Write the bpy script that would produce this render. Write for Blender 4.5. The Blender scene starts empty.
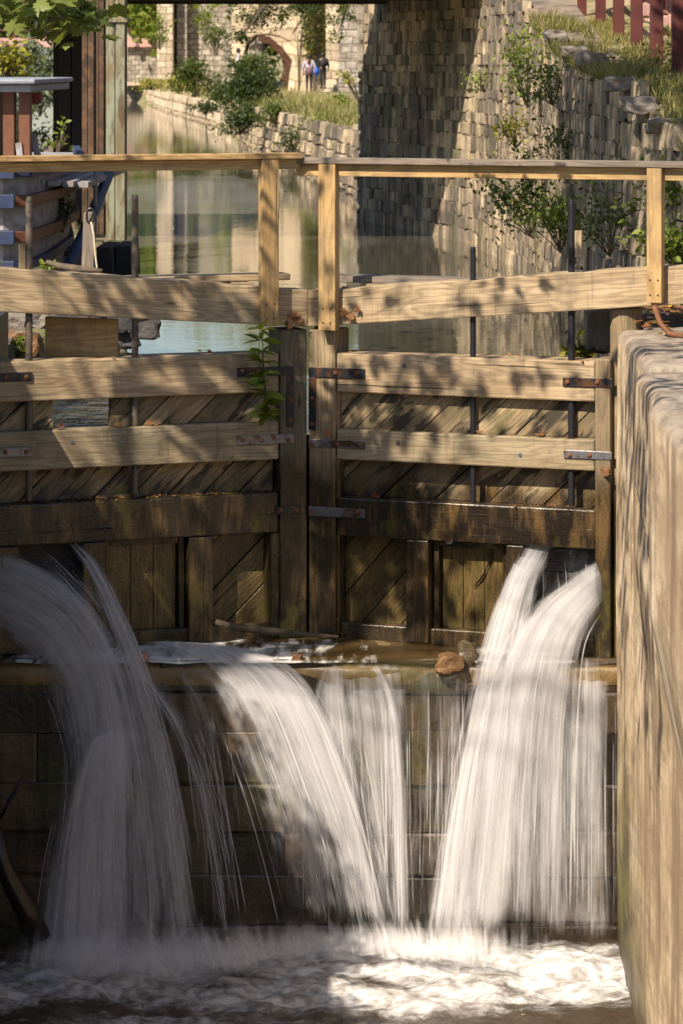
import bpy, bmesh, math, random
import numpy as np
from mathutils import Vector, Matrix, noise as mnoise
random.seed(7); rng = np.random.default_rng(11)
S = bpy.context.scene
COL = S.collection
F = 3250.0; CX = 400.0; HY = 60.0; CZ = 7.0
R = math.radians

# ------------------------------------------------------------------ camera
cam_d = bpy.data.cameras.new('camera'); cam = bpy.data.objects.new('camera', cam_d); COL.objects.link(cam)
S.camera = cam
cam.location = (0, 0, CZ); cam.rotation_euler = (R(90), 0, 0)
cam_d.sensor_fit = 'HORIZONTAL'; cam_d.sensor_width = 36; cam_d.lens = F/683*36
cam_d.shift_x = -(CX-341.5)/683; cam_d.shift_y = -(512-HY)/683
cam_d.clip_start = .5; cam_d.clip_end = 3000
cam_d.dof.use_dof = True; cam_d.dof.focus_distance = 25; cam_d.dof.aperture_fstop = 10
S.render.resolution_x = 683; S.render.resolution_y = 1024
# ------------------------------------------------------------------ light
SD = Vector((-.40, -.58, .707)).normalized()          # towards the sun
W = bpy.data.worlds.new("World"); S.world = W; W.use_nodes = True
nt = W.node_tree; bg = nt.nodes['Background']
sky = nt.nodes.new('ShaderNodeTexSky'); sky.sky_type = 'NISHITA'; sky.sun_disc = False
sky.sun_elevation = math.asin(SD.z); sky.sun_rotation = math.atan2(SD.x, SD.y)
nt.links.new(sky.outputs[0], bg.inputs[0]); bg.inputs[1].default_value = .072
sun_d = bpy.data.lights.new('sun', 'SUN'); sun_d.energy = 4.9; sun_d.angle = R(.55); sun_d.color = (1, .87, .69)
sun = bpy.data.objects.new('sun', sun_d); COL.objects.link(sun)
sun.rotation_euler = SD.to_track_quat('Z', 'Y').to_euler(); sun.location = (-10, -10, 40)
S.view_settings.view_transform = 'Standard'; S.view_settings.look = 'None'
S.view_settings.exposure = .95; S.view_settings.gamma = 1
S.cycles.transparent_max_bounces = 28; S.cycles.max_bounces = 8

def P(px, py, d):
    return Vector(((px-CX)*d/F, d, CZ-(py-HY)*d/F))
# ------------------------------------------------------------------ nodes
class N:
    def __init__(s, name):
        s.m = bpy.data.materials.new(name); s.m.use_nodes = True; s.t = s.m.node_tree
        s.t.nodes.clear(); s.out = s.t.nodes.new('ShaderNodeOutputMaterial')
    def n(s, typ, **kw):
        nd = s.t.nodes.new('ShaderNode'+typ)
        for k, v in kw.items(): setattr(nd, k, v)
        return nd
    def set(s, sock, v):
        if isinstance(v, bpy.types.NodeSocket): s.t.links.new(v, sock)
        elif isinstance(v, (tuple, list)) and len(v) == 3 and sock.type == 'RGBA': sock.default_value = (*v, 1)
        else: sock.default_value = v
    def math(s, op, a, b=0.0, c=None, clamp=False):
        nd = s.n('Math', operation=op, use_clamp=clamp); s.set(nd.inputs[0], a); s.set(nd.inputs[1], b)
        if c is not None: s.set(nd.inputs[2], c)
        return nd.outputs[0]
    def mix(s, f, a, b, typ='MIX'):
        nd = s.n('Mix', data_type='RGBA', blend_type=typ); s.set(nd.inputs[0], f); s.set(nd.inputs[6], a); s.set(nd.inputs[7], b)
        return nd.outputs[2]
    def noise(s, vec, scale=1, detail=4, rough=.55, dist=0):
        nd = s.n('TexNoise'); s.set(nd.inputs['Vector'], vec); nd.inputs['Scale'].default_value = scale
        nd.inputs['Detail'].default_value = detail; nd.inputs['Roughness'].default_value = rough; nd.inputs['Distortion'].default_value = dist
        return nd.outputs[0]
    def voro(s, vec, scale=1, feature='F1', out=0):
        nd = s.n('TexVoronoi', feature=feature); s.set(nd.inputs['Vector'], vec); nd.inputs['Scale'].default_value = scale
        return nd.outputs[out]
    def ss(s, v, a, b):
        nd = s.n('MapRange', interpolation_type='SMOOTHSTEP'); s.set(nd.inputs[0], v); nd.inputs[1].default_value = a; nd.inputs[2].default_value = b
        return nd.outputs[0]
    def scale(s, v, xyz):
        nd = s.n('VectorMath', operation='MULTIPLY'); s.set(nd.inputs[0], v); nd.inputs[1].default_value = xyz
        return nd.outputs[0]
    def attr(s, name, o=1):
        return s.n('Attribute', attribute_name=name).outputs[o]
    def pos(s): return s.n('NewGeometry').outputs['Position']
    def z(s, v=None):
        nd = s.n('SeparateXYZ'); s.set(nd.inputs[0], v if v is not None else s.pos()); return nd.outputs
    def bump(s, h, strength=.5, dist=.02):
        nd = s.n('Bump'); s.set(nd.inputs['Height'], h); s.set(nd.inputs['Strength'], strength); nd.inputs['Distance'].default_value = dist
        return nd.outputs[0]
    def pbr(s, col, rough=.7, bump=None, metal=0, spec=.4, **kw):
        nd = s.n('BsdfPrincipled'); s.set(nd.inputs['Base Color'], col); s.set(nd.inputs['Roughness'], rough); s.set(nd.inputs['Metallic'], metal)
        s.set(nd.inputs['Specular IOR Level'], spec)
        if bump is not None: s.set(nd.inputs['Normal'], bump)
        for k, v in kw.items(): s.set(nd.inputs[k], v)
        return nd.outputs[0]
    def done(s, sh):
        s.t.links.new(sh, s.out.inputs[0]); return s.m

def wood(name, light, mid, dark, wetline=None, weather=.4, green=.0, piece=.35, splotch=0.0, wetmix=.90):
    m = N(name); g = m.attr('gc'); p = m.pos(); r = m.attr('rnd', 2)
    low = m.noise(m.scale(g, (.55, 4.0, 4.0)), 1, 3, .5, .25)
    rings = m.math('SINE', m.math('MULTIPLY', low, 95)); rings = m.math('MULTIPLY_ADD', rings, .5, .5); rings = m.math('POWER', rings, 1.8)
    fine = m.noise(m.scale(g, (1.6, 95, 95)), 1, 6, .7)
    blot = m.noise(m.scale(g, (1.3, 6, 6)), 1, 6, .65)
    c = m.mix(m.ss(blot, .3, .7), light, mid)
    c = m.mix(m.math('MULTIPLY', rings, .42), c, dark)
    c = m.mix(m.math('MULTIPLY', m.ss(fine, .42, .68), .55), c, dark)
    kn = m.voro(m.scale(g, (1.1, 4.4, 4.4)), 1)
    knf = m.ss(kn, .09, .03); c = m.mix(knf, c, tuple(x*.4 for x in dark))
    ck = m.noise(m.scale(g, (.55, 34, 34)), 1, 4, .55)
    ckf = m.ss(ck, .665, .70); c = m.mix(m.math('MULTIPLY', ckf, .85), c, (.018, .012, .008))
    c = m.mix(m.math('MULTIPLY', m.ss(r, .35, 1), piece), c, tuple(x*.35 for x in mid))
    st = m.noise(m.scale(p, (2.6, 2.6, 1.6)), 1, 7, .68)
    c = m.mix(m.math('MULTIPLY', m.ss(st, .47, .70), weather), c, (.085, .072, .055))
    dr = m.noise(m.scale(p, (26, 26, 1.6)), 1, 5, .65)
    c = m.mix(m.math('MULTIPLY', m.ss(dr, .54, .72), weather*.7), c, (.07, .055, .04))
    if green:
        gr = m.noise(m.scale(g, (2.0, 6, 6)), 1, 6, .65)
        c = m.mix(m.math('MULTIPLY', m.ss(gr, .54, .66), green), c, (.052, .06, .012))
    if splotch:
        sp_ = m.noise(m.scale(g, (2.6, 11, 11)), 1, 5, .6, .4); c = m.mix(m.math('MULTIPLY', m.ss(sp_, .50, .60), splotch), c, (.022, .017, .010))
    rough = .75; h = m.math('ADD', m.math('MULTIPLY', fine, .7), m.math('MULTIPLY', ckf, -1.6))
    h = m.math('ADD', h, m.math('MULTIPLY', rings, .15))
    if wetline is not None:
        z = m.z()[2]; wz = m.math('ADD', z, m.math('MULTIPLY', m.noise(m.scale(p, (4, 4, 1.6)), 1, 6, .6), .7))
        wet = m.ss(wz, wetline+.50, wetline+.20)
        wn = m.noise(m.scale(p, (7, 7, 1.4)), 1, 7, .7)
        wc = m.mix(m.ss(wn, .46, .64), (.009, .006, .004), (.10, .060, .022))
        al = m.noise(m.scale(p, (3, 3, 2)), 1, 6, .65); wc = m.mix(m.math('MULTIPLY', m.ss(al, .55, .66), .7), wc, (.075, .07, .012))
        c = m.mix(m.math('MULTIPLY', wet, wetmix), c, wc)
        rough = m.math('MULTIPLY_ADD', wet, -.50, .75)
        sp = m.voro(m.scale(p, (75, 75, 75)), 1); h = m.math('ADD', h, m.math('MULTIPLY', m.math('MULTIPLY', m.ss(sp, .3, .05), wet), 2.6))
        h = m.math('ADD', h, m.math('MULTIPLY', m.math('MULTIPLY', wn, wet), 1.5))
    return m.done(m.pbr(c, rough, m.bump(h, .8, .006), spec=.5))

M = {}
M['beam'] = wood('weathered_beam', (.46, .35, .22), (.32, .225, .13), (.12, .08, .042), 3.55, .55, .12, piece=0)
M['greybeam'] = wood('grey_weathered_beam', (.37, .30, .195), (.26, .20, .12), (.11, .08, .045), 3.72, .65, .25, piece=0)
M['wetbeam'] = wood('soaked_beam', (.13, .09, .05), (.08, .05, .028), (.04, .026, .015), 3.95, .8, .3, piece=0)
M['post'] = wood('old_post', (.36, .27, .16), (.24, .17, .095), (.09, .06, .035), 3.86, .6, .3, .2)
M['darkpost'] = wood('grey_green_post', (.17, .14, .085), (.10, .08, .05), (.045, .036, .024), 4.0, .8, .5, 0)
M['plank'] = wood('old_plank', (.46, .35, .20), (.30, .215, .115), (.09, .06, .03), 3.78, .45, .5, .75, .9)
M['panelwet'] = wood('soaked_panel', (.34, .25, .085), (.19, .13, .05), (.06, .038, .018), 3.9, .3, .5, .7, .35, .55)
M['newwood'] = wood('yellow_pine', (.50, .34, .150), (.38, .235, .095), (.20, .11, .045), None, .5, piece=.1)
M['greywood'] = wood('grey_wood', (.25, .20, .16), (.15, .12, .10), (.06, .05, .04), None, .4)
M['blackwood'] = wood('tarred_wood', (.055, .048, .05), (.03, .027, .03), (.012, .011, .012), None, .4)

def stone(name, a, b, c2, rough=.85, wet=False, attr=True, moss=0.0, streak=0.0, course=None):
    m = N(name); p = m.pos()
    n1 = m.noise(p, 3.0, 7, .65); n2 = m.noise(p, 22, 6, .7)
    c = m.mix(m.ss(n1, .35, .68), a, b)
    if attr:
        r = m.attr('rnd', 2); c = m.mix(m.math('MULTIPLY', m.ss(r, .45, 1), .75), c, c2)
        c = m.mix(m.math('MULTIPLY', m.ss(r, .4, 0), .35), c, a)
    c = m.mix(m.math('MULTIPLY', m.ss(n2, .5, .72), .5), c, tuple(x*.4 for x in b))
    h = m.math('ADD', n1, m.math('MULTIPLY', n2, .5))
    if course:
        br = m.n('TexBrick'); s3 = m.z()
        cb = m.n('CombineXYZ'); m.set(cb.inputs[0], m.math('ADD', s3[0], m.math('MULTIPLY', s3[1], .5))); m.set(cb.inputs[1], s3[2])
        wob = m.n('VectorMath', operation='ADD'); m.set(wob.inputs[0], cb.outputs[0]);
        nz = m.n('TexNoise'); m.set(nz.inputs['Vector'], p); nz.inputs['Scale'].default_value = 1.5
        m.set(wob.inputs[1], m.scale(nz.outputs[1], (.35, .35, 0)))
        m.set(br.inputs['Vector'], wob.outputs[0]); br.inputs['Scale'].default_value = 1
        br.inputs['Brick Width'].default_value = course[0]; br.inputs['Row Height'].default_value = course[1]
        br.inputs['Mortar Size'].default_value = .03; br.inputs['Color1'].default_value = (1, 1, 1, 1); br.inputs['Color2'].default_value = (.62, .6, .58, 1)
        br.inputs['Mortar'].default_value = (.42, .38, .34, 1); br.offset = .5
        c = m.mix(1.0, c, br.outputs[0], 'MULTIPLY')
        h = m.math('ADD', h, m.math('MULTIPLY', br.outputs[1], -.8))
    if name == 'rubble_stone':
        bs_ = m.noise(m.scale(p, (1, 1, .55)), .55, 6, .6); c = m.mix(m.math('MULTIPLY', m.ss(bs_, .47, .62), .75), c, (.085, .078, .075))
    if moss:
        g = m.noise(p, .9, 6, .6); c = m.mix(m.math('MULTIPLY', m.ss(g, .52, .66), moss), c, (.06, .075, .015))
    if streak:
        s = m.noise(m.scale(p, (7, 7, .5)), 1, 5, .6); c = m.mix(m.math('MULTIPLY', m.ss(s, .48, .68), streak), c, tuple(x*.3 for x in b))
    return m.done(m.pbr(c, rough, m.bump(h, .8, .03 if not wet else .015), spec=.5 if wet else .3))
M['rubble'] = stone('rubble_stone', (.54, .43, .29), (.22, .17, .12), (.045, .042, .045), moss=.4, streak=.85)
M['mortar'] = stone('mortar', (.24, .19, .14), (.10, .085, .07), (.1, .1, .1), attr=False)
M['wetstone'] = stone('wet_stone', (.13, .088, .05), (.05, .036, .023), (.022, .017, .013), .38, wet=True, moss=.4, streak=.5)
M['wallwet'] = stone('soaked_wall_stone', (.105, .070, .040), (.024, .017, .011), (.012, .010, .008), .32, wet=True, moss=.5, streak=.7)
M['ledge'] = stone('algae_ledge', (.22, .145, .055), (.09, .055, .022), (.1, .1, .1), .28, wet=True, attr=False, moss=.35, streak=.2)
M['farstone'] = stone('pale_far_stone', (.66, .56, .42), (.46, .38, .29), (.3, .3, .3), attr=False, course=(.75, .42), streak=.25)
M['farstone2'] = stone('grey_far_stone', (.46, .42, .36), (.28, .25, .22), (.3, .3, .3), attr=False, course=(.5, .34), moss=.25, streak=.35)
M['smoothstone'] = stone('dressed_pale_stone', (.72, .60, .44), (.55, .44, .31), (.3, .3, .3), attr=False, course=(1.3, .62))
M['brick'] = stone('brown_brick', (.16, .075, .045), (.09, .045, .03), (.1, .1, .1), attr=False, course=(.3, .1))
M['rock'] = stone('rock', (.22, .19, .165), (.11, .095, .085), (.1, .1, .1), attr=False)
M['pinkrock'] = stone('pink_rock', (.42, .20, .16), (.3, .14, .11), (.2, .1, .1), .4, attr=False)
M['brownrock'] = stone('brown_rock', (.22, .12, .05), (.12, .065, .03), (.1, .1, .1), .3, attr=False)

def mk_lockwall():
    m = N('lock_wall_stone'); p = m.pos(); x, y, z = m.z()
    st = m.noise(m.scale(p, (1, .30, .7)), 1.7, 9, .7)
    c = m.mix(m.ss(st, .36, .60), (.72, .57, .39), (.40, .29, .18))
    mo = m.noise(m.scale(p, (1, .22, .9)), 6.5, 9, .75); c = m.mix(m.math('MULTIPLY', m.ss(mo, .48, .62), .6), c, (.20, .145, .095))
    vs_ = m.noise(m.scale(p, (1, 2.4, .4)), 1, 6, .65); c = m.mix(m.math('MULTIPLY', m.ss(vs_, .48, .60), .72), c, (.20, .135, .085))
    wh = m.noise(m.scale(p, (1, 1.3, .45)), 1.1, 6, .65); c = m.mix(m.math('MULTIPLY', m.ss(wh, .56, .66), .55), c, (.74, .66, .54))
    fn = m.noise(m.scale(p, (1, .2, 1)), 40, 6, .8); c = m.mix(m.math('MULTIPLY', m.ss(fn, .5, .72), .45), c, (.20, .15, .11))
    lo = m.noise(m.scale(p, (2, 3, .9)), 1, 6, .65)
    alg = m.math('MULTIPLY', m.ss(m.math('ADD', z, m.math('MULTIPLY', lo, 3.2)), 4.3, 2.6), m.ss(y, 20.4, 23.2))
    c = m.mix(m.math('MULTIPLY', alg, .92), c, m.mix(m.ss(mo, .42, .6), (.095, .092, .018), (.03, .028, .012)))
    wl = m.ss(m.math('ADD', z, m.math('MULTIPLY', lo, .8)), 1.5, .9); c = m.mix(m.math('MULTIPLY', wl, .75), c, (.045, .035, .018))
    ln = m.math('ADD', m.math('MULTIPLY', m.math('SUBTRACT', y, 20.6), .36), m.math('SUBTRACT', 4.22, z))
    ln = m.math('ADD', ln, m.math('MULTIPLY', m.math('SUBTRACT', m.noise(p, 2.5, 4), .5), .22))
    cr = m.math('MULTIPLY', m.ss(m.math('ABSOLUTE', ln), .016, .004), m.ss(y, 21.6, 21.3))
    c = m.mix(cr, c, (.03, .022, .015))
    top = m.ss(z, 4.9, 5.0); tn = m.noise(m.scale(p, (1, .5, 1)), 7, 8, .7)
    c = m.mix(m.math('MULTIPLY', top, .85), c, m.mix(m.ss(tn, .4, .62), (.27, .225, .185), (.11, .09, .075)))
    pit = m.voro(m.scale(p, (9, 7, 9)), 1); pf = m.math('MULTIPLY', m.ss(pit, .07, .03), m.ss(mo, .5, .6))
    c = m.mix(m.math('MULTIPLY', pf, .7), c, (.09, .065, .04))
    h = m.math('ADD', m.math('ADD', m.math('MULTIPLY', mo, 1.3), m.math('MULTIPLY', fn, .8)), m.math('MULTIPLY', cr, -2.5))
    h = m.math('ADD', h, m.math('MULTIPLY', pf, -.9))
    return m.done(m.pbr(c, m.math('MULTIPLY_ADD', wl, -.4, .85), m.bump(h, m.math('MULTIPLY_ADD', top, -.2, .42), .010)))
M['lockwall'] = mk_lockwall()

def simple(name, col, rough=.6, metal=0, var=.35, bs=30, rust=None):
    m = N(name); p = m.pos(); n = m.noise(p, bs, 6, .6)
    c = m.mix(m.math('MULTIPLY', m.ss(n, .4, .7), var), col, tuple(x*.35 for x in col))
    if rust: c = m.mix(m.ss(m.noise(p, 9, 6, .65), .48, .62), c, rust)
    return m.done(m.pbr(c, rough, m.bump(n, .4, .004), metal))
M['iron'] = simple('black_iron', (.022, .024, .03), .42, .3, rust=(.09, .04, .02))
M['galv'] = simple('worn_grey_strap', (.20, .20, .22), .38, .6, rust=(.10, .055, .03))
M['rust'] = simple('rusty_bolt', (.16, .065, .03), .8)
M['rod'] = simple('rod_iron', (.13, .10, .08), .6, .3, rust=(.05, .045, .045))
M['rodblack'] = simple('rod_black', (.018, .018, .024), .5, .3)
M['bluepaint'] = simple('navy_paint', (.02, .035, .10), .6, bs=8, var=.6, rust=(.03, .035, .05))
M['whitepaint'] = simple('chipped_white_paint', (.30, .29, .31), .7, var=.7, bs=5, rust=(.20, .18, .17))
M['greypaint'] = simple('grey_paint', (.25, .27, .32), .6, bs=6)
M['redpaint'] = simple('red_paint', (.22, .035, .03), .6, bs=6, var=.5)
M['redfence'] = simple('oxblood_fence_paint', (.085, .020, .018), .6, bs=5, var=.5)
M['brownpaint'] = simple('brown_painted_wood', (.14, .055, .03), .6, bs=9)
M['steel'] = simple('rusty_steel', (.19, .17, .12), .75, bs=3, var=.9, rust=(.085, .045, .025))
def mk_steel(name, a, b, c_):
    m = N(name); p = m.pos(); n = m.noise(m.scale(p, (5, 5, 1.0)), 1, 7, .7, .3); n2 = m.noise(m.scale(p, (9, 9, 1.6)), 1, 6, .7)
    c = m.mix(m.ss(n, .42, .58), a, b); c = m.mix(m.math('MULTIPLY', m.ss(n2, .5, .62), .8), c, c_)
    return m.done(m.pbr(c, .75, m.bump(n2, .5, .01)))
M['steel'] = mk_steel('peeling_green_steel', (.22, .23, .17), (.15, .12, .065), (.07, .04, .022))
M['brownsteel'] = simple('brown_rusty_steel', (.075, .045, .028), .8, bs=3, var=.8, rust=(.12, .065, .035))
M['darksteel'] = simple('dark_steel', (.012, .010, .010), .8, bs=5)
M['girder'] = simple('brown_girder', (.045, .033, .028), .8, bs=5)
M['rope'] = simple('rope', (.42, .36, .28), .9)
M['skin'] = simple('skin', (.32, .18, .12), .6)
M['hair'] = simple('black_hair', (.012, .01, .01), .5)
M['lilac'] = simple('pale_lilac_cloth', (.38, .37, .48), .9)
M['plaid'] = simple('plaid_cloth', (.14, .08, .10), .9, bs=60)
M['darkcloth'] = simple('dark_cloth', (.02, .02, .028), .9)
M['white_cloth'] = simple('white_cloth', (.75, .75, .78), .9)
M['bluebag'] = simple('blue_bag', (.02, .12, .60), .5)
M['bark'] = simple('bark', (.11, .085, .06), .9, bs=14, var=.7)
M['wetbark'] = simple('wet_bark', (.022, .014, .010), .28, bs=14, var=.7)
M['pinkwall'] = simple('pink_coping', (.50, .30, .27), .8, bs=3)

def leafmat(name, a, b, sp=.5):
    m = N(name); r = m.attr('rnd', 2); c = m.mix(r, a, b)
    d = m.pbr(c, .5, spec=.35); t = m.n('BsdfTranslucent'); m.set(t.inputs[0], m.mix(.5, c, (.28, .34, .02)))
    mx = m.n('MixShader'); mx.inputs[0].default_value = .32; m.t.links.new(d, mx.inputs[1]); m.t.links.new(t.outputs[0], mx.inputs[2])
    return m.done(mx.outputs[0])
M['leaf'] = leafmat('leaf_green', (.035, .06, .015), (.10, .13, .022))
M['leafbright'] = leafmat('leaf_bright', (.09, .14, .015), (.20, .24, .03))
M['leafdark'] = leafmat('leaf_dark', (.018, .032, .012), (.05, .075, .022))
M['leafyellow'] = leafmat('leaf_yellow_green', (.16, .17, .02), (.34, .30, .04))
M['leafdusty'] = leafmat('leaf_dusty', (.07, .09, .06), (.14, .17, .10))
M['maple'] = leafmat('maple_leaf', (.06, .095, .014), (.17, .20, .05))
M['dead'] = leafmat('dead_leaf', (.17, .065, .035), (.34, .16, .07))
M['deadyellow'] = leafmat('yellow_dead_leaf', (.42, .28, .03), (.5, .38, .05))
M['grass'] = leafmat('grass', (.06, .08, .02), (.36, .31, .12))

def mk_ground():
    m = N('ground_soil'); p = m.pos(); n = m.noise(p, .8, 7, .65); n2 = m.noise(p, 6, 6, .7)
    c = m.mix(m.ss(n, .42, .6), (.30, .24, .15), (.13, .14, .045)); c = m.mix(m.math('MULTIPLY', m.ss(n2, .45, .7), .6), c, (.08, .065, .04))
    return m.done(m.pbr(c, .95, m.bump(m.math('ADD', n, n2), .8, .06)))
M['ground'] = mk_ground()
def mk_path():
    m = N('path_gravel'); p = m.pos(); n2 = m.noise(p, 2.5, 7, .7)
    return m.done(m.pbr(m.mix(n2, (.50, .39, .27), (.34, .26, .18)), .95))
M['path'] = mk_path()
def mk_canal():
    m = N('canal_water'); p = m.pos()
    a = m.noise(m.scale(p, (1.1, .8, 1)), 1.6, 5, .6); b = m.noise(m.scale(p, (1, .5, 1)), 9, 3, .6)
    h = m.math('ADD', a, m.math('MULTIPLY', b, .16))
    lay = m.ss(m.noise(m.scale(p, (.35, .12, 1)), 1, 4, .6), .5, .62)      # duckweed dust on the surface
    x, y, z = m.z()
    gl = m.pbr((.060, .055, .036), .035, m.bump(h, m.math('MULTIPLY_ADD', m.ss(y, 30, 26.5), 1.5, .05), .05), spec=.5, IOR=1.33)
    # bridge shadow painted into the water colour: pale oval, darker curved rim
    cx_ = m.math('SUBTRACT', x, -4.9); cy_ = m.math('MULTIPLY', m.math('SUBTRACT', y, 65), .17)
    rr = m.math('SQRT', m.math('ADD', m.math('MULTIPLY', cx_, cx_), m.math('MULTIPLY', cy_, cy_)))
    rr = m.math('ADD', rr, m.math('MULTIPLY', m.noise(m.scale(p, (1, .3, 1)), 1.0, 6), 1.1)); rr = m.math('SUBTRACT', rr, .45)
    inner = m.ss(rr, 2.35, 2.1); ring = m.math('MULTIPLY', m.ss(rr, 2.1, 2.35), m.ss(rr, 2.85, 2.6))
    shade_dust = m.pbr(m.mix(ring, (.36, .33, .33), (.13, .095, .06)), .45, m.bump(h, .1, .05))
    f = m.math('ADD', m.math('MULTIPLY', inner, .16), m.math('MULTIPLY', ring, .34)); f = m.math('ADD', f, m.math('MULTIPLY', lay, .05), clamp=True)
    mx = m.n('MixShader'); m.set(mx.inputs[0], f); m.t.links.new(gl, mx.inputs[1]); m.t.links.new(shade_dust, mx.inputs[2])
    return m.done(mx.outputs[0])
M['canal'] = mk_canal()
def mk_pool():
    m = N('churned_water'); p = m.pos(); f = m.attr('foam', 2)
    v = m.scale(p, (1, 1.15, 1))
    n = m.noise(v, 2.6, 9, .62, 1.1); n2 = m.noise(v, 8, 8, .68, .9)
    k = m.math('ADD', m.math('MULTIPLY', n, .62), m.math('MULTIPLY', n2, .38))
    k = m.math('ADD', k, m.math('MULTIPLY', m.math('SUBTRACT', f, .5), .80))
    w = m.ss(k, .38, .66)
    gl = m.pbr((.055, .04, .026), .14, m.bump(n2, .6, .06), spec=.5)
    fo = m.pbr(m.mix(m.ss(m.noise(v, 5, 7, .62, 1.4), .36, .62), (.30, .28, .27), (.66, .66, .68)), .75, m.bump(n2, .5, .04), **{'Subsurface Weight': .0})
    mx = m.n('MixShader'); m.set(mx.inputs[0], m.math('MULTIPLY', w, .93)); m.t.links.new(gl, mx.inputs[1]); m.t.links.new(fo, mx.inputs[2])
    return m.done(mx.outputs[0])
M['pool'] = mk_pool()
def mk_fall(name):
    m = N(name); g0 = m.attr('fc'); d = m.attr('dens', 2)
    nz = m.n('TexNoise'); m.set(nz.inputs['Vector'], m.scale(g0, (5, 1.3, 1))); nz.inputs['Scale'].default_value = 1; nz.inputs['Detail'].default_value = 3
    wp = m.n('VectorMath', operation='MULTIPLY_ADD'); m.set(wp.inputs[0], nz.outputs[1]); wp.inputs[1].default_value = (.10, 0, 0); m.set(wp.inputs[2], g0); g = wp.outputs[0]
    a = m.noise(m.scale(g, (20, .55, 1)), 1, 3, .6); b = m.noise(m.scale(g, (58, .9, 1)), 1, 3, .65); c = m.noise(m.scale(g, (5, .9, 1)), 1, 4, .6); e = m.noise(m.scale(g, (8, 3.2, 1)), 1, 5, .65)
    k = m.math('ADD', m.math('MULTIPLY', a, .30), m.math('MULTIPLY', b, .17)); k = m.math('ADD', k, m.math('MULTIPLY', c, .32)); k = m.math('ADD', k, m.math('MULTIPLY', e, .21))
    k = m.math('ADD', k, m.math('MULTIPLY', m.math('SUBTRACT', d, .72), .28))
    al = m.ss(k, .39, .66); al = m.math('MULTIPLY', al, m.ss(d, 0, .6)); al = m.math('MULTIPLY', al, .58)
    cc = (.76, .755, .78)
    df = m.n('BsdfDiffuse'); m.set(df.inputs[0], cc); tl = m.n('BsdfTranslucent'); m.set(tl.inputs[0], cc)
    m1 = m.n('MixShader'); m1.inputs[0].default_value = .45; m.t.links.new(df.outputs[0], m1.inputs[1]); m.t.links.new(tl.outputs[0], m1.inputs[2])
    tr = m.n('BsdfTransparent'); m2 = m.n('MixShader'); m.set(m2.inputs[0], al)
    m.t.links.new(tr.outputs[0], m2.inputs[1]); m.t.links.new(m1.outputs[0], m2.inputs[2])
    return m.done(m2.outputs[0])
M['fall'] = mk_fall('falling_water')
def mk_film():
    m = N('water_film'); p = m.pos(); d = m.attr('dens', 2)
    n = m.noise(m.scale(p, (9, 2.0, 1)), 1, 6, .6, .5); w = m.ss(m.math('ADD', n, m.math('MULTIPLY', m.math('SUBTRACT', d, .5), .5)), .42, .68)
    gl = m.pbr((.06, .035, .012), .10, m.bump(n, .5, .03)); tr = m.n('BsdfTransparent')
    fo = m.pbr((.78, .76, .74), .6)
    a = m.n('MixShader'); a.inputs[0].default_value = .55; m.t.links.new(tr.outputs[0], a.inputs[1]); m.t.links.new(gl, a.inputs[2])
    b = m.n('MixShader'); m.set(b.inputs[0], m.math('MULTIPLY', w, .85)); m.t.links.new(a.outputs[0], b.inputs[1]); m.t.links.new(fo, b.inputs[2])
    return m.done(b.outputs[0])
M['film'] = mk_film()

# ------------------------------------------------------------------ mesh helpers
def link(name, me, mat, parent=None, loc=(0, 0, 0), bevel=0, smooth=False):
    o = bpy.data.objects.new(name, me); COL.objects.link(o)
    for mm in (mat if isinstance(mat, list) else [mat]): me.materials.append(mm)
    if parent: o.parent = parent
    o.location = loc
    if bevel:
        b = o.modifiers.new('bevel', 'BEVEL'); b.width = bevel; b.segments = 2; b.limit_method = 'ANGLE'; b.angle_limit = R(40)
    if smooth:
        me.polygons.foreach_set('use_smooth', [True]*len(me.polygons))
    return o
def tag(o, label=None, cat=None, group=None, kind=None):
    if label: o['label'] = label
    if cat: o['category'] = cat
    if group: o['group'] = group
    if kind: o['kind'] = kind
    return o
def empty(name, loc, label, cat, group=None):
    o = bpy.data.objects.new(name, None); COL.objects.link(o); o.location = loc; o.empty_display_size = .2
    return tag(o, label, cat, group)
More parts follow.
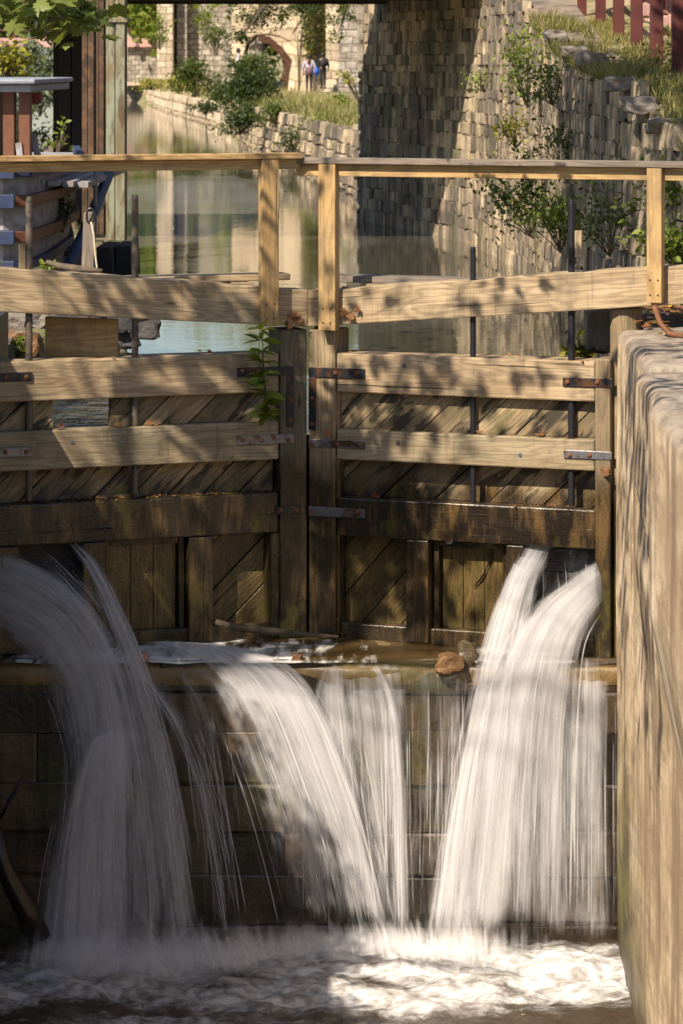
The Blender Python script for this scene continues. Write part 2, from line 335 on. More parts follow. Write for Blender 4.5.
class MB:
    """mesh collector; vertices are in world space, 'gc' = grain coordinate, 'rnd' = random per piece"""
    def __init__(s): s.v = []; s.f = []; s.gc = []; s.r = []; s.mi = []
    def add(s, vs, fs, gc=None, r=None, mi=0):
        b = len(s.v); s.v += [tuple(v) for v in vs]; s.f += [tuple(i+b for i in f) for f in fs]; s.mi += [mi]*len(fs)
        s.gc += gc if gc else [tuple(v) for v in vs]
        r = random.random() if r is None else r; s.r += [r]*len(vs); return s
    def box(s, c, ax, hs, grain=0, r=None, mi=0, jit=0, taper=None):
        c = Vector(c); ax = [Vector(a).normalized() for a in ax]; vs = []; gc = []
        off = Vector((random.random()*50, random.random()*50, random.random()*50))
        order = [grain]+[i for i in range(3) if i != grain]
        for sx in (-1, 1):
            for sy in (-1, 1):
                for sz in (-1, 1):
                    q = (sx*hs[0], sy*hs[1], sz*hs[2])
                    if taper and sx > 0: q = (q[0], q[1]*taper, q[2]*taper)
                    v = c+ax[0]*q[0]+ax[1]*q[1]+ax[2]*q[2]
                    if jit: v = v+Vector([random.uniform(-jit, jit) for _ in range(3)])
                    vs.append(v); gc.append(tuple(Vector([q[i] for i in order])+off))
        fs = [(0, 1, 3, 2), (4, 6, 7, 5), (0, 4, 5, 1), (2, 3, 7, 6), (0, 2, 6, 4), (1, 5, 7, 3)]
        return s.add(vs, fs, gc, r, mi)
    def abox(s, x0, x1, y0, y1, z0, z1, grain=0, **k):
        return s.box(((x0+x1)/2, (y0+y1)/2, (z0+z1)/2), ((1, 0, 0), (0, 1, 0), (0, 0, 1)), (abs(x1-x0)/2, abs(y1-y0)/2, abs(z1-z0)/2), grain, **k)
    def prism(s, poly, n, th, gd=None, r=None, mi=0):
        """poly: planar 3D points; extruded backwards along -n by th; gd: grain direction"""
        n = Vector(n).normalized(); k = len(poly); vs = [Vector(p) for p in poly]+[Vector(p)-n*th for p in poly]
        fs = [tuple(range(k)), tuple(range(2*k-1, k-1, -1))]+[(i, i+k, (i+1) % k+k, (i+1) % k) for i in range(k)]
        off = Vector((random.random()*50, random.random()*50, random.random()*50))
        gc = None
        if gd is not None:
            gd = Vector(gd).normalized(); w = n.cross(gd); gc = [tuple(Vector((v.dot(gd), v.dot(w), v.dot(n)))+off) for v in vs]
        return s.add(vs, fs, gc, r, mi)
    def tube(s, pts, rad, seg=8, cap=True, r=None, mi=0):
        pts = [Vector(p) for p in pts]; n = len(pts); rad = rad if isinstance(rad, (list, tuple)) else [rad]*n
        vs = []; fs = []; gc = []; ln = 0; off = random.random()*50
        for i, p in enumerate(pts):
            d = (pts[min(i+1, n-1)]-pts[max(i-1, 0)]).normalized()
            a = d.cross(Vector((0, 0, 1)) if abs(d.z) < .9 else Vector((1, 0, 0))).normalized(); b = d.cross(a)
            if i: ln += (p-pts[i-1]).length
            for j in range(seg):
                t = 2*math.pi*j/seg; vs.append(p+(a*math.cos(t)+b*math.sin(t))*rad[i]); gc.append((ln+off, rad[i]*math.cos(t), rad[i]*math.sin(t)))
        for i in range(n-1):
            for j in range(seg):
                fs.append((i*seg+j, i*seg+(j+1) % seg, (i+1)*seg+(j+1) % seg, (i+1)*seg+j))
        if cap: fs += [tuple(range(seg))[::-1], tuple((n-1)*seg+j for j in range(seg))]
        return s.add(vs, fs, gc, r, mi)
    def build(s, name, mat, parent=None, bevel=0, smooth=False):
        L = Vector(parent.location) if parent else Vector((0, 0, 0))
        if parent and parent.parent: L += Vector(parent.parent.location)
        if not parent:
            a = np.array(s.v); L = Vector((float(a[:, 0].mean()), float(a[:, 1].mean()), float(a[:, 2].min())))
        me = bpy.data.meshes.new(name); me.from_pydata([(v[0]-L.x, v[1]-L.y, v[2]-L.z) for v in s.v], [], s.f)
        at = me.attributes.new('gc', 'FLOAT_VECTOR', 'POINT'); at.data.foreach_set('vector', [c for g in s.gc for c in g])
        at = me.attributes.new('rnd', 'FLOAT', 'POINT'); at.data.foreach_set('value', s.r)
        me.polygons.foreach_set('material_index', s.mi); me.update()
        return link(name, me, mat, parent, (0, 0, 0) if parent else L, bevel, smooth)

# leaf templates: vertex list + faces, unit size, in the xy-plane, stem at origin, pointing +y
T_RH = (np.array([(0, 0, 0), (.32, .5, .06), (0, 1, -.05), (-.32, .5, .06)]), [(0, 1, 2, 3)])
T_LF = (np.array([(0, 0, 0), (.2, .25, .05), (.24, .55, .05), (0, 1, -.08), (-.24, .55, .05), (-.2, .25, .05), (0, .5, 0)]), [(0, 1, 2, 6), (6, 2, 3), (0, 6, 4, 5), (6, 3, 4)])
def _maple():
    o = [(0, 0), (.10, .10), (.34, .02), (.36, .16), (.58, .26), (.44, .36), (.60, .62), (.40, .56), (.26, .50), (.26, .70), (.16, .74), (0, 1.02),
         (-.16, .74), (-.26, .70), (-.26, .50), (-.40, .56), (-.60, .62), (-.44, .36), (-.58, .26), (-.36, .16), (-.34, .02), (-.10, .10)]
    v = [(x, y, -.12*abs(x)**1.2-.05*y*y) for x, y in o]+[(0, .36, .05)]
    c = len(o); return np.array(v), [(c, i, (i+1) % c) for i in range(c)]
T_MP = _maple()
def leaves_mesh(name, C, size, mat, parent=None, tpl=T_RH, up=.6, svar=.4, loc=None, droop=0.0, dirs=None):
    C = np.asarray(C, float); n = len(C); tv, tf = tpl
    nr = rng.normal(size=(n, 3)); nr[:, 2] += up*2; nr /= np.linalg.norm(nr, axis=1)[:, None]
    y = rng.normal(size=(n, 3)) if dirs is None else np.asarray(dirs, float); y[:, 2] -= droop
    y -= nr*(y*nr).sum(1)[:, None]; y /= np.linalg.norm(y, axis=1)[:, None]+1e-9; x = np.cross(y, nr)
    sz = size*(1+svar*rng.uniform(-1, 1, n))
    V = C[:, None, :]+sz[:, None, None]*(tv[None, :, 0, None]*x[:, None]+tv[None, :, 1, None]*y[:, None]+tv[None, :, 2, None]*nr[:, None])
    V = V.reshape(-1, 3); k = len(tv)
    L = np.array(parent.location) if parent else (np.array(loc) if loc is not None else np.array([V[:, 0].mean(), V[:, 1].mean(), V[:, 2].min()]))
    V = V-L
    me = bpy.data.meshes.new(name)
    lt = [len(f) for f in tf]; li = np.concatenate([np.array(f) for f in tf])
    me.vertices.add(len(V)); me.vertices.foreach_set('co', V.ravel())
    idx = (np.arange(n)[:, None]*k+li[None]).ravel(); me.loops.add(len(idx)); me.loops.foreach_set('vertex_index', idx.astype(np.int32))
    tot = np.tile(lt, n); me.polygons.add(len(tot)); st = np.concatenate([[0], np.cumsum(tot)[:-1]])
    me.polygons.foreach_set('loop_start', st.astype(np.int32)); me.polygons.foreach_set('loop_total', tot.astype(np.int32))
    me.update(calc_edges=True)
    at = me.attributes.new('rnd', 'FLOAT', 'POINT'); at.data.foreach_set('value', np.repeat(np.clip(rng.beta(1.6, 1.6, n), 0, 1), k))
    return link(name, me, mat, parent, (0, 0, 0) if parent else tuple(L))
def clumps(c, rad, ncl, nper, spread=.22, shell=.55):
    """points of leaf clumps spread through an ellipsoid"""
    c = np.array(c, float); rad = np.array(rad, float)
    d = rng.normal(size=(ncl, 3)); d /= np.linalg.norm(d, axis=1)[:, None]
    q = d*(shell+(1-shell)*rng.uniform(0, 1, (ncl, 1)))*rng.uniform(.75, 1.12, (ncl, 1))
    cs = c+q*rad; s = spread*rad.mean()*rng.uniform(.5, 1.3, (ncl, 1, 1))
    return (cs[:, None, :]+rng.normal(size=(ncl, nper, 3))*s*np.array([1, 1, .7])).reshape(-1, 3), cs
def tree(name, base, h, crown_c, rad, ncl, nper, size, mat, label, group=None, cat='tree', tpl=T_RH, trunk=.25, shell=.5, spread=.22):
    base = Vector(base); t = empty(name, base, label, cat, group)
    pts, cs = clumps(crown_c, rad, ncl, nper, spread, shell)
    cc = Vector(crown_c); b = MB()
    top = cc+Vector((0, 0, rad[2]*.5)); mid = base.lerp(top, .5)+Vector((random.uniform(-.1, .1)*h, random.uniform(-.1, .1)*h*.5, 0))*.3
    b.tube([base-Vector((0, 0, .2)), base.lerp(mid, .5), mid, mid.lerp(top, .5), top], [trunk*1.25, trunk, trunk*.75, trunk*.5, trunk*.15], 8)
    for q in cs[::max(1, len(cs)//26)]:
        q = Vector(q); a = mid.lerp(top, random.uniform(0, .6)); m = a.lerp(q, .5)+Vector((0, 0, .12*rad[2]))
        b.tube([a, m, q], [trunk*.35, trunk*.2, trunk*.06], 5, cap=False)
    b.build('trunk', M['bark'], t, smooth=True)
    leaves_mesh('crown', pts, size, mat, t, tpl)
    return t
def bush(name, base, pts, size, mat, label, cat='bush', group=None, tpl=T_LF, stems=10, sr=.012, up=.5):
    base = Vector(base); t = empty(name, base, label, cat, group); b = MB(); pts = np.array(pts)
    for q in pts[rng.choice(len(pts), min(stems, len(pts)), replace=False)]:
        q = Vector(q); m = base.lerp(q, .5)+Vector((random.uniform(-.1, .1), random.uniform(-.1, .1), .1))*(q-base).length*.4
        b.tube([base, m, q], [sr, sr*.7, sr*.3], 5, cap=False)
    b.build('stem', M['bark'], t); leaves_mesh('foliage', pts, size, mat, t, tpl, up=up)
    return t

# ------------------------------------------------------------------ masonry generator
def interp(tab, y):
    return float(np.interp(y, [a for a, _ in tab], [b for _, b in tab]))
def stone_wall(path, zb, zt, ch=(.2, .34), cw=(.25, .6), proud=.05, batter=0.0, mb=None, seedr=1, gap=.014, flip=1, backing=.06, jit=.012, chm=.03):
    """path: list of (x,y); zb, zt functions of distance fraction -> z. stones proud of a mortar backing; left-hand normal*flip faces out"""
    rd = random.Random(seedr); P2 = [Vector((a, b)) for a, b in path]; seg = [(P2[i+1]-P2[i]).length for i in range(len(P2)-1)]; tot = sum(seg)
    def at(s):
        s = max(0, min(tot, s)); i = 0
        while i < len(seg)-1 and s > seg[i]: s -= seg[i]; i += 1
        d = (P2[i+1]-P2[i]).normalized(); return P2[i]+d*s, Vector((-d.y, d.x))*flip
    mb = mb or MB(); z0 = min(zb(0), zb(.5), zb(1)); zmax = max(zt(k/20) for k in range(21)); z = z0
    def pt(s, z, o):
        p, n = at(s); o2 = o-(z-z0)*batter; return Vector((p.x+n.x*o2, p.y+n.y*o2, z))
    while z < zmax:
        h = rd.uniform(*ch); s = -rd.uniform(0, cw[0])
        while s < tot:
            w = rd.uniform(*cw); s0, s1 = max(s, 0), min(s+w, tot); s += w
            if s1-s0 < .05: continue
            f = (s0+s1)/2/tot
            if z+h*.5 > zt(f) or z+h < zb(f): continue
            p = rd.uniform(0, proud); g = gap; c = min(chm, h*.15)
            hz = rd.uniform(-.01, .01)
            jj = lambda: rd.uniform(-jit, jit)
            def ring(ins, o): return [pt(s0+ins+jj()*.5, z+ins+jj(), o), pt(s1-ins+jj()*.5, z+ins+jj(), o), pt(s1-ins+jj()*.5, z+h-ins+hz+jj(), o), pt(s0+ins+jj()*.5, z+h-ins+hz+jj(), o)]
            a = ring(g+c, p); b = ring(g, p-c*.9); d = ring(g, -backing-.05)
            vs = a+b+d; fs = [(0, 1, 2, 3)]+[(i+4, (i+1) % 4+4, (i+1) % 4, i) for i in range(4)]+[(i+8, (i+1) % 4+8, (i+1) % 4+4, i+4) for i in range(4)]
            mb.add(vs, fs, r=rd.random(), mi=0)
        z += h
    # backing
    K = max(8, int(tot)); vs = []; fs = []
    for i in range(K+1):
        f = i/K; vs += [pt(f*tot, zb(f)-.3, -backing), pt(f*tot, zt(f)-.04, -backing), pt(f*tot, zt(f)-.04, -.7-backing), pt(f*tot, zb(f)-.3, -.7-backing)]
    for i in range(K):
        for j in range(4): fs.append((i*4+j, (i+1)*4+j, (i+1)*4+(j+1) % 4, i*4+(j+1) % 4))
    fs += [(0, 1, 2, 3), (K*4+3, K*4+2, K*4+1, K*4)]
    mb.add(vs, fs, r=.5, mi=1)
    return mb
# ================================================================== SETTING
ZW = 4.115          # canal level above the gate
ZP = 0.50           # level of the pool below
ZC = 5.03           # lock coping
RB = [(24, 2.6), (27, 3.2), (28.7, 2.5), (34, 2.05), (44.6, 1.65), (50.7, 1.17), (58.6, -.69), (60, -.75), (70, -.5), (89, -2.74), (110, -5.1), (144, -8.2), (190, -14), (250, -20.5), (400, -40)]
LB = [(24, -3.6), (28, -3.6), (31, -3.1), (33, -2.75), (48, -3.9), (60, -6.5), (80, -9.2), (100, -11.6), (150, -19), (250, -34), (400, -60)]
def hterrain(x, y):
    nz = mnoise.noise(Vector((x*.35, y*.35, 0)))*.12
    if y < 25.6:
        if -3.6 < x < 2.3 and y > -30: return -.7
        return ZC-.06+nz*.2
    l, r = interp(LB, y), interp(RB, y)
    if l-.3 < x < r+.35:
        return 3.0
    if x >= r:
        dx = x-r-.35
        if y < 62:
            top = interp([(25.6, 5.0), (27, 5.2), (28.6, 5.9), (31, 6.5), (35, 6.7), (41, 7.05), (48.6, 7.4), (53.6, 7.6), (62, 8.2)], y)
            return top+min(dx, 3)*.06+max(0, dx-3)*.25+nz*.6
        b = interp([(62, 5.4), (89, 5.45), (120, 5.5), (145, 5.53), (190, 5.3), (260, 5.2)], y)
        return b+nz*.8+max(0, dx-9)*.2
    dx = l-.3-x
    b = interp([(25.6, 4.3), (60, 4.45), (90, 4.7), (150, 5.2), (260, 5.2)], y)
    return b+nz+min(max(0, dx-6), 8)*.25
xs = sorted(set([-400, -200, -100, -70, -50, -40, -3.6, -3.3, -3.05, 1.9, 2.3, 30, 40, 60, 100, 200, 400]+[round(v, 2) for v in np.arange(-34, 24, .45)]))
ys = sorted(set([-200, -60, -30, -10, 0, 10, 18, 22, 25.4, 25.65, 25.9]+[round(v, 2) for v in np.arange(26.4, 62, .6)]+[round(v, 2) for v in np.arange(62, 200, 1.6)]+[210, 225, 240, 260, 300, 400, 600, 1000, 1600]))
vs = [(x, y, hterrain(x, y)) for y in ys for x in xs]; nx = len(xs)
fs = [(j*nx+i, j*nx+i+1, (j+1)*nx+i+1, (j+1)*nx+i) for j in range(len(ys)-1) for i in range(nx-1)]
me = bpy.data.meshes.new('ground'); me.from_pydata(vs, [], fs)
tag(link('ground', me, M['ground'], smooth=True), kind='structure')
# canal water above the gate
wv = []; wy = [25.02, 26, 28, 33, 40, 48, 60, 80, 100, 150, 250, 400]
for y in wy:
    l, r = interp(LB, y)-.6, interp(RB, y)+.6
    if y < 26.5: l, r = -3.9, 3.0
    wv += [(l, y, ZW), (r, y, ZW)]
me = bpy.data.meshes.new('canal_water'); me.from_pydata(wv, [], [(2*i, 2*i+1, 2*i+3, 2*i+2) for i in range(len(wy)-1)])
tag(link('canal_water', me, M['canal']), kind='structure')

# pool below, churned by the falls
def foamf(x, y):
    k = 0
    for (cx_, cy_, rx, ry, a) in FO: k = max(k, a*math.exp(-((x-cx_)/rx)**2-((y-cy_)/ry)**2))
    return k
FO = [(-2.1, 23.15, 1.0, .75, 1.25), (-.6, 23.45, 1.2, .62, 1.15), (.3, 23.4, 1.0, .62, 1.2), (1.2, 23.2, .9, .8, 1.3), (-2.9, 22.8, .9, .9, .8), (-1.2, 22.7, 2.4, .7, .75), (-.5, 23.9, 3, .5, .6), (-1.5, 21.9, 3.5, .6, .60), (-.5, 22.6, 3.2, .6, .85)]
gx = np.linspace(-3.35, 1.72, 230); gy = np.concatenate([np.linspace(20.8, 24.2, 170)]); vs = []; fo = []
for y in gy:
    for x in gx:
        f = foamf(x, y); q = Vector((x*2.0, y*2.2, 0))
        t = mnoise.turbulence(q*1.2, 4, False); t2 = mnoise.noise(q*4.5)
        vs.append((x, y, ZP+.03*f+(t-.6)*(.03+.035*min(f, 1))+t2*.010*(.4+f)+.03*mnoise.noise(Vector((x*.8, y*2.2, 3))))); fo.append(min(1, f*.78))
nx = len(gx); fs = [(j*nx+i, j*nx+i+1, (j+1)*nx+i+1, (j+1)*nx+i) for j in range(len(gy)-1) for i in range(nx-1)]
b = len(vs); vs += [(-3.35, 10, ZP), (1.72, 10, ZP), (1.72, 20.81, ZP-.02), (-3.35, 20.81, ZP-.02)]; fs.append((b, b+1, b+2, b+3)); fo += [.25]*4
me = bpy.data.meshes.new('pool_water'); me.from_pydata(vs, [], fs)
at = me.attributes.new('foam', 'FLOAT', 'POINT'); at.data.foreach_set('value', fo)
tag(link('pool_water', me, M['pool'], smooth=True), kind='structure')

# ---- right lock wall: a sweep with rounded coping, bulges and block joints
def lock_wall():
    prof = [(0.0, -.6+5.47*i/110) for i in range(111)]          # (outset, z) straight face
    r = .075
    prof += [(r-r*math.cos(a), ZC-r+r*math.sin(a)) for a in np.linspace(.12, math.pi/2, 9)]
    prof += [(x, ZC) for x in np.linspace(.3, 2.6, 22)]
    ysw = np.concatenate([np.linspace(9, 17.5, 30), np.linspace(17.6, 23.93, 190)]); vs = []; K = len(prof)
    joints = [18.9, 20.9, 22.45]
    for y in ysw:
        bi = sum(y > j for j in joints); off = [.16, .085, 0.0, .02][bi]
        dj = min(abs(y-j) for j in joints)
        for (o, z) in prof:
            top = z > ZC-.2
            w = .016*mnoise.noise(Vector((y*.6, z*.6, 1)))+.003*mnoise.noise(Vector((y*1.2, z*2.2, 5)))
            g = .03*math.exp(-(dj/.03)**2)*(1 if z > 3.9 else .15)
            outer = (off if z > 3.8 else off*max(0, (z-3.0)/.8))
            if bi == 3: outer = 0
            x = 1.60-outer+w+g+o*(1 if not top else 1)
            zz = z+(.008*mnoise.noise(Vector((x*1.5, y*.5, 2)))-.02*[1.0, 1.6, 0, 1][bi]-g*.5 if top else 0)
            vs.append((x, y, zz))
    n = len(ysw); fs = [(j*K+i, (j+1)*K+i, (j+1)*K+i+1, j*K+i+1) for j in range(n-1) for i in range(K-1)]
    # downstream face of the recess: close the end at the gate
    e = (n-1)*K; b = len(vs); vs += [(4.2, 23.93, -.6)]; fs.append(tuple([e+i for i in range(K)]+[b]))
    me = bpy.data.meshes.new('lock_wall'); me.from_pydata(vs, [], fs)
    o = link('lock_wall', me, M['lockwall'], smooth=True)
    tag(o, 'sunlit tan stone lock wall with rounded coping at the right edge of the falls', 'wall')
lock_wall()
# hollow quoin masonry behind the heel post, and the stone ground behind the coping
mb = MB()
stone_wall([(1.66, 23.95), (1.74, 24.6), (2.4, 26.3), (3.3, 27.2)], lambda f: -.5, lambda f: ZC-.10, (.4, .45), (.7, 1.2), .03, mb=mb, seedr=4, flip=1)
tag(mb.build('quoin_wall', [M['rock'], M['mortar']]), 'dark masonry recess behind the right gate hinge post', 'wall')
mb = MB(); mb.abox(1.80, 6, 23.96, 26.4, ZC-.6, ZC-.012); tag(mb.build('coping_slab', M['rock'], bevel=.04), 'flat stone slab under leaf litter below the right beam', 'slab')
# left lock wall (mostly outside the picture, shades the left gate leaf)
mb = MB()
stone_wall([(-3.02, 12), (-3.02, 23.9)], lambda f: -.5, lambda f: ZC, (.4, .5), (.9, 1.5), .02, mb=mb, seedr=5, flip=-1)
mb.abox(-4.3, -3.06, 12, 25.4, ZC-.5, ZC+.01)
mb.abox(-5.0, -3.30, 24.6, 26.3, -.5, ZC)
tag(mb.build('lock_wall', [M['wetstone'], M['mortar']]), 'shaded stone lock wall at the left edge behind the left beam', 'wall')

# ---- breast wall under the gates with its wet ledge
ZL = 2.54
mb = stone_wall([(-3.3, 24.06), (1.79, 24.06)], lambda f: -.45, lambda f: ZL-.05, (.24, .40), (.45, 1.5), .045, -.002, seedr=31, flip=-1, gap=.002, jit=.02, backing=.012, chm=.014)
mb.abox(-3.3, 1.8, 24.35, 26.5, -.5, ZL-.05, mi=1, r=.5)
tag(mb.build('breast_wall', [M['wallwet'], M['wallwet']]), 'dark wet stone wall in level courses behind the falling water', 'wall')
# ledge slab, wavy lip
mb = MB(); n = 60; ex = np.linspace(-3.25, 1.74, n)
vs = []; 
for x in ex:
    lip = 23.99+.05*mnoise.noise(Vector((x*1.7, 0, 0)))+.02*mnoise.noise(Vector((x*6, 2, 0)))
    zz = ZL+.02*mnoise.noise(Vector((x*2, 5, 0)))
    vs += [(x, lip+.03, zz-.16), (x, lip, zz-.05), (x, lip+.05, zz-.005), (x, 24.5, ZL+.02*mnoise.noise(Vector((x*3, 8, 0)))), (x, 25.05, ZL+.02), (x, 25.3, ZL+.02)]
fs = [(i*6+j, (i+1)*6+j, (i+1)*6+j+1, i*6+j+1) for i in range(n-1) for j in range(5)]
mb.add(vs, fs); tag(mb.build('stone_ledge', M['ledge'], smooth=True), 'wet brown ledge at the foot of the gates over which water spills', 'ledge')

# ================================================================== LOCK GATE
def LP(s, u, n, z): return Vector((-.708+s*(.937*u)-s*.349*n, 25-.349*u-.937*n, z))
def UX(s, px, n=0):
    k = (px-CX)/F; a = -.708-s*.349*n; y0 = 25-.937*n
    return (k*y0-a)/(s*.937+.349*k)
def ZY(s, px, py, n=0):
    u = UX(s, px, n); Y = LP(s, u, n, 0).y; return CZ-(py-HY)*Y/F
def laxes(s): return (Vector((s*.937, -.349, 0)), Vector((-s*.349, -.937, 0)), Vector((0, 0, 1)))
def lbox(mb, s, u0, u1, n0, n1, z0, z1, grain=0, **k):
    return mb.box(LP(s, (u0+u1)/2, (n0+n1)/2, (z0+z1)/2), laxes(s), (abs(u1-u0)/2, abs(n1-n0)/2, abs(z1-z0)/2), grain, **k)
def Zc(py): return CZ-(py-HY)/130.0
def clip(poly, f):
    out = []
    for i in range(len(poly)):
        a, b = poly[i], poly[(i+1) % len(poly)]; fa, fb = f(a), f(b)
        if fa >= 0: out.append(a)
        if fa*fb < 0: t = fa/(fa-fb); out.append((a[0]+(b[0]-a[0])*t, a[1]+(b[1]-a[1])*t))
    return out
def diag(mb, s, u0, u1, z0, z1, n, slope=.95, w=.26, th=.05, ph=0, sgn=1):
    """diagonal boards clipped to a rectangle of the leaf plane; on screen they rise to the right"""
    L = math.hypot(1, slope); k = -20; rd = random.Random(int(u0*100)+int(z0*31)+s)
    while k < 40:
        c0 = ph+k*w*L; c1 = c0+w*L-.012; k += 1
        g = lambda p: p[1]-slope*(s*p[0])*sgn
        poly = [(u0, z0), (u1, z0), (u1, z1), (u0, z1)]
        poly = clip(poly, lambda p: g(p)-c0); 
        if len(poly) > 2: poly = clip(poly, lambda p: c1-g(p))
        if len(poly) < 3: continue
        nn = n+rd.uniform(-.012, .012); ax = laxes(s)
        pts = [LP(s, u, nn, z) for u, z in poly]
        mb.prism(pts, ax[1], th, gd=ax[0]*(s*sgn)+Vector((0, 0, slope)), r=rd.random())
def gate(side):
    s = side; left = s < 0
    root = empty('lock_gate', LP(s, 2.43, 0, ZL), 'left wooden lock gate leaf with blue water showing through a missing board' if left else
                 'right wooden lock gate leaf, its handrail set slightly lower, beside the tan stone wall', 'lock gate', 'pair of mitred wooden lock gate leaves')
    ax = laxes(s); ue = 2.43
    HU = 2.30 if not left else 2.47
    # rails: (top z, bottom z)
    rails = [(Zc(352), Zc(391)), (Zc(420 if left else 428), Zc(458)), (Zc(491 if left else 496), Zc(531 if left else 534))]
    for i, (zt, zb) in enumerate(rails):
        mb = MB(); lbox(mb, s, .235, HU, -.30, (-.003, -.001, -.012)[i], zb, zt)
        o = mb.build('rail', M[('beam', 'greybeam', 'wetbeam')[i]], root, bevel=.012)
    # mitre post and heel post
    mb = MB(); lbox(mb, s, .006, .225, -.30, .0, ZL+.02, Zc(329), grain=2)
    mb.build('mitre_post', M['darkpost' if left else 'post'], root, bevel=.014)
    mb = MB(); lbox(mb, s, HU+.004, HU+.125, -.30, .004, ZL-.02, Zc(349), grain=2)
    mb.tube([LP(s, HU+.2, -.16, ZL-.02), LP(s, HU+.2, -.16, Zc(300))], .12, 12)
    mb.build('heel_post', M['post'], root, bevel=.012)
    # bottom framing
    zb3 = rails[2][1]; zf = ZL+.03
    st = [(85, 107), (190, 213), (256, 0)] if left else [(405, 427), (505, 524)]
    if left: sp = [(214, 190, -.02, zb3-.004), (107, 84, -.02, zb3-.004), (282, 272, -.03, zb3-.004)]
    else: sp = [(405, 427, -.02, zb3-.004), (505, 523, -.02, zb3-.004), (329, 337, -.05, Zc(349))]
    for a, b_, nf, zz in sp:
        mb = MB(); lbox(mb, s, UX(s, a), UX(s, b_), -.24, nf, zf, zz, grain=2); mb.build('stile', M['post'], root, bevel=.01)
    if left: mb = MB(); lbox(mb, s, UX(s, 20), HU-.01, -.24, -.03, zf, zb3-.004, grain=2); mb.build('stile', M['post'], root, bevel=.01)
    mb = MB()
    lbox(mb, s, .24, HU-.02, -.26, -.07, zf-.02, Zc(622)); mb.build('bottom_rail', M['post'], root, bevel=.012)
    # diagonal planking between the rails and the lower panels
    def pl_(name, u0, u1, z0, z1, n, **k): mb = MB(); diag(mb, s, u0, u1, z0, z1, n, **k); mb.build(name, M['panelwet' if name == 'panel' else 'plank'], root, bevel=.004)
    if left:
        z0, z1 = rails[1][0]+.001, rails[0][1]-.001; h0, h1 = UX(s, 113), UX(s, 56)
        pl_('planking', .235, h0, z0, z1, -.09, ph=.1); pl_('planking', h1, HU, z0, z1, -.09, ph=.1)
        pl_('planking', .235, HU, rails[2][0]+.001, rails[1][1]-.001, -.15, ph=.03, w=.2)
        pl_('panel', UX(s, 272), UX(s, 214), zf, zb3-.006, -.20, ph=.02)
    else:
        pl_('planking', UX(s, 337), HU, rails[1][0]+.001, rails[0][1]-.001, -.09, ph=.1)
        pl_('planking', UX(s, 337), HU, rails[2][0]+.001, rails[1][1]-.001, -.17, ph=.24, w=.3)
        pl_('panel', UX(s, 337), UX(s, 405), zf, zb3-.006, -.19, ph=.05, w=.24, slope=1.15)
    # upright boarded panel with its own frame
    a, b_ = (189, 108) if left else (428, 504)
    ua, ub = sorted((UX(s, a), UX(s, b_))); mb = MB(); k = 3
    for i in range(k):
        lbox(mb, s, ua+.05+(ub-ua-.1)*i/k+.004, ua+.05+(ub-ua-.1)*(i+1)/k-.001, -.23, -.175+random.uniform(-.004, .004), zf, zb3-.06, grain=2)
    mb.build('sluice_panel', M['panelwet'], root, bevel=.003)
    mb = MB(); lbox(mb, s, ua+.004, ua+.045, -.23, -.11, zf, zb3-.008, grain=2); lbox(mb, s, ub-.045, ub-.004, -.23, -.11, zf, zb3-.008, grain=2); lbox(mb, s, ua+.05, ub-.05, -.23, -.115, zb3-.055, zb3-.009)
    mb.build('panel_frame', M['post'], root, bevel=.004)
    # back skin so that the sluices are dark inside, above them tight boarding
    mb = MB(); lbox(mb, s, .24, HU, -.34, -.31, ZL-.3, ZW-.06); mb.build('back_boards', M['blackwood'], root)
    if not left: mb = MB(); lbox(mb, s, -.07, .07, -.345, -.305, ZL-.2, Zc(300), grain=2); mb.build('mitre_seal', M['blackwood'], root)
    # balance beam
    zt0, zb0 = 5.232, 4.948
    ut, zt1, zb1 = (2.417, 5.461, 5.127) if left else (2.98, 5.489, 5.20)
    kt = (zt1-zt0)/ut; kb = (zb1-zb0)/ut; U1 = 5.2; mb = MB()
    vsb = [LP(s, .005, .0, zb0), LP(s, U1, .0, zb0+kb*U1), LP(s, U1, .0, zt0+kt*U1), LP(s, .005, .0, zt0)]
    # slightly uneven beam: front polygon with a worn top edge, extruded back
    top = []; rd = random.Random(s+9)
    for i in range(1, 40):
        u = U1*(1-i/40); top.append(LP(s, u, 0, zt0+kt*u+rd.uniform(-.006, .004)-.02*max(0, mnoise.noise(Vector((u*2, s, 0))))))
    mb.prism([p+ax[1]*.02 for p in ([vsb[0], vsb[1], vsb[2]]+top+[vsb[3]])], ax[1], .30, gd=ax[0]+Vector((0, 0, kt)))
    beam = mb.build('balance_beam', M['beam'], root, bevel=.010)
    def ztop(u): return zt0+kt*u
    def zbot(u): return zb0+kb*u
    # walkway planks on the upstream side
    mb = MB(); lbox(mb, s, .02, 3.0, -.62, -.36, 5.285 if left else 5.27, 5.335 if left else 5.32)
    mb.build('walk_plank', M['greywood'] if not left else M['beam'], root, bevel=.006)
    for u in (.35, 1.05, 1.9):
        mb = MB(); lbox(mb, s, u, u+.16, -.60, -.285, 5.10, 5.28 if left else 5.268); mb.build('bracket', M['post'], root, bevel=.006)
    # handrail
    zr = [(Zc(152.5), Zc(158), Zc(168.5))] if left else [(Zc(157), Zc(163), Zc(175.5))]
    a, b_, c = zr[0]; ul = UX(s, 297) if left else .045
    ul = .085 if left else -.075
    mb = MB(); lbox(mb, s, ul, 5.0, -.03, .125, b_, a)
    mb.build('handrail_cap', M['newwood'] if left else M['greywood'], root, bevel=.005)
    mb = MB(); lbox(mb, s, ul+.003, 5.0, .025, .066, c, b_-.001)
    mb.build('handrail', M['newwood'], root, bevel=.004)
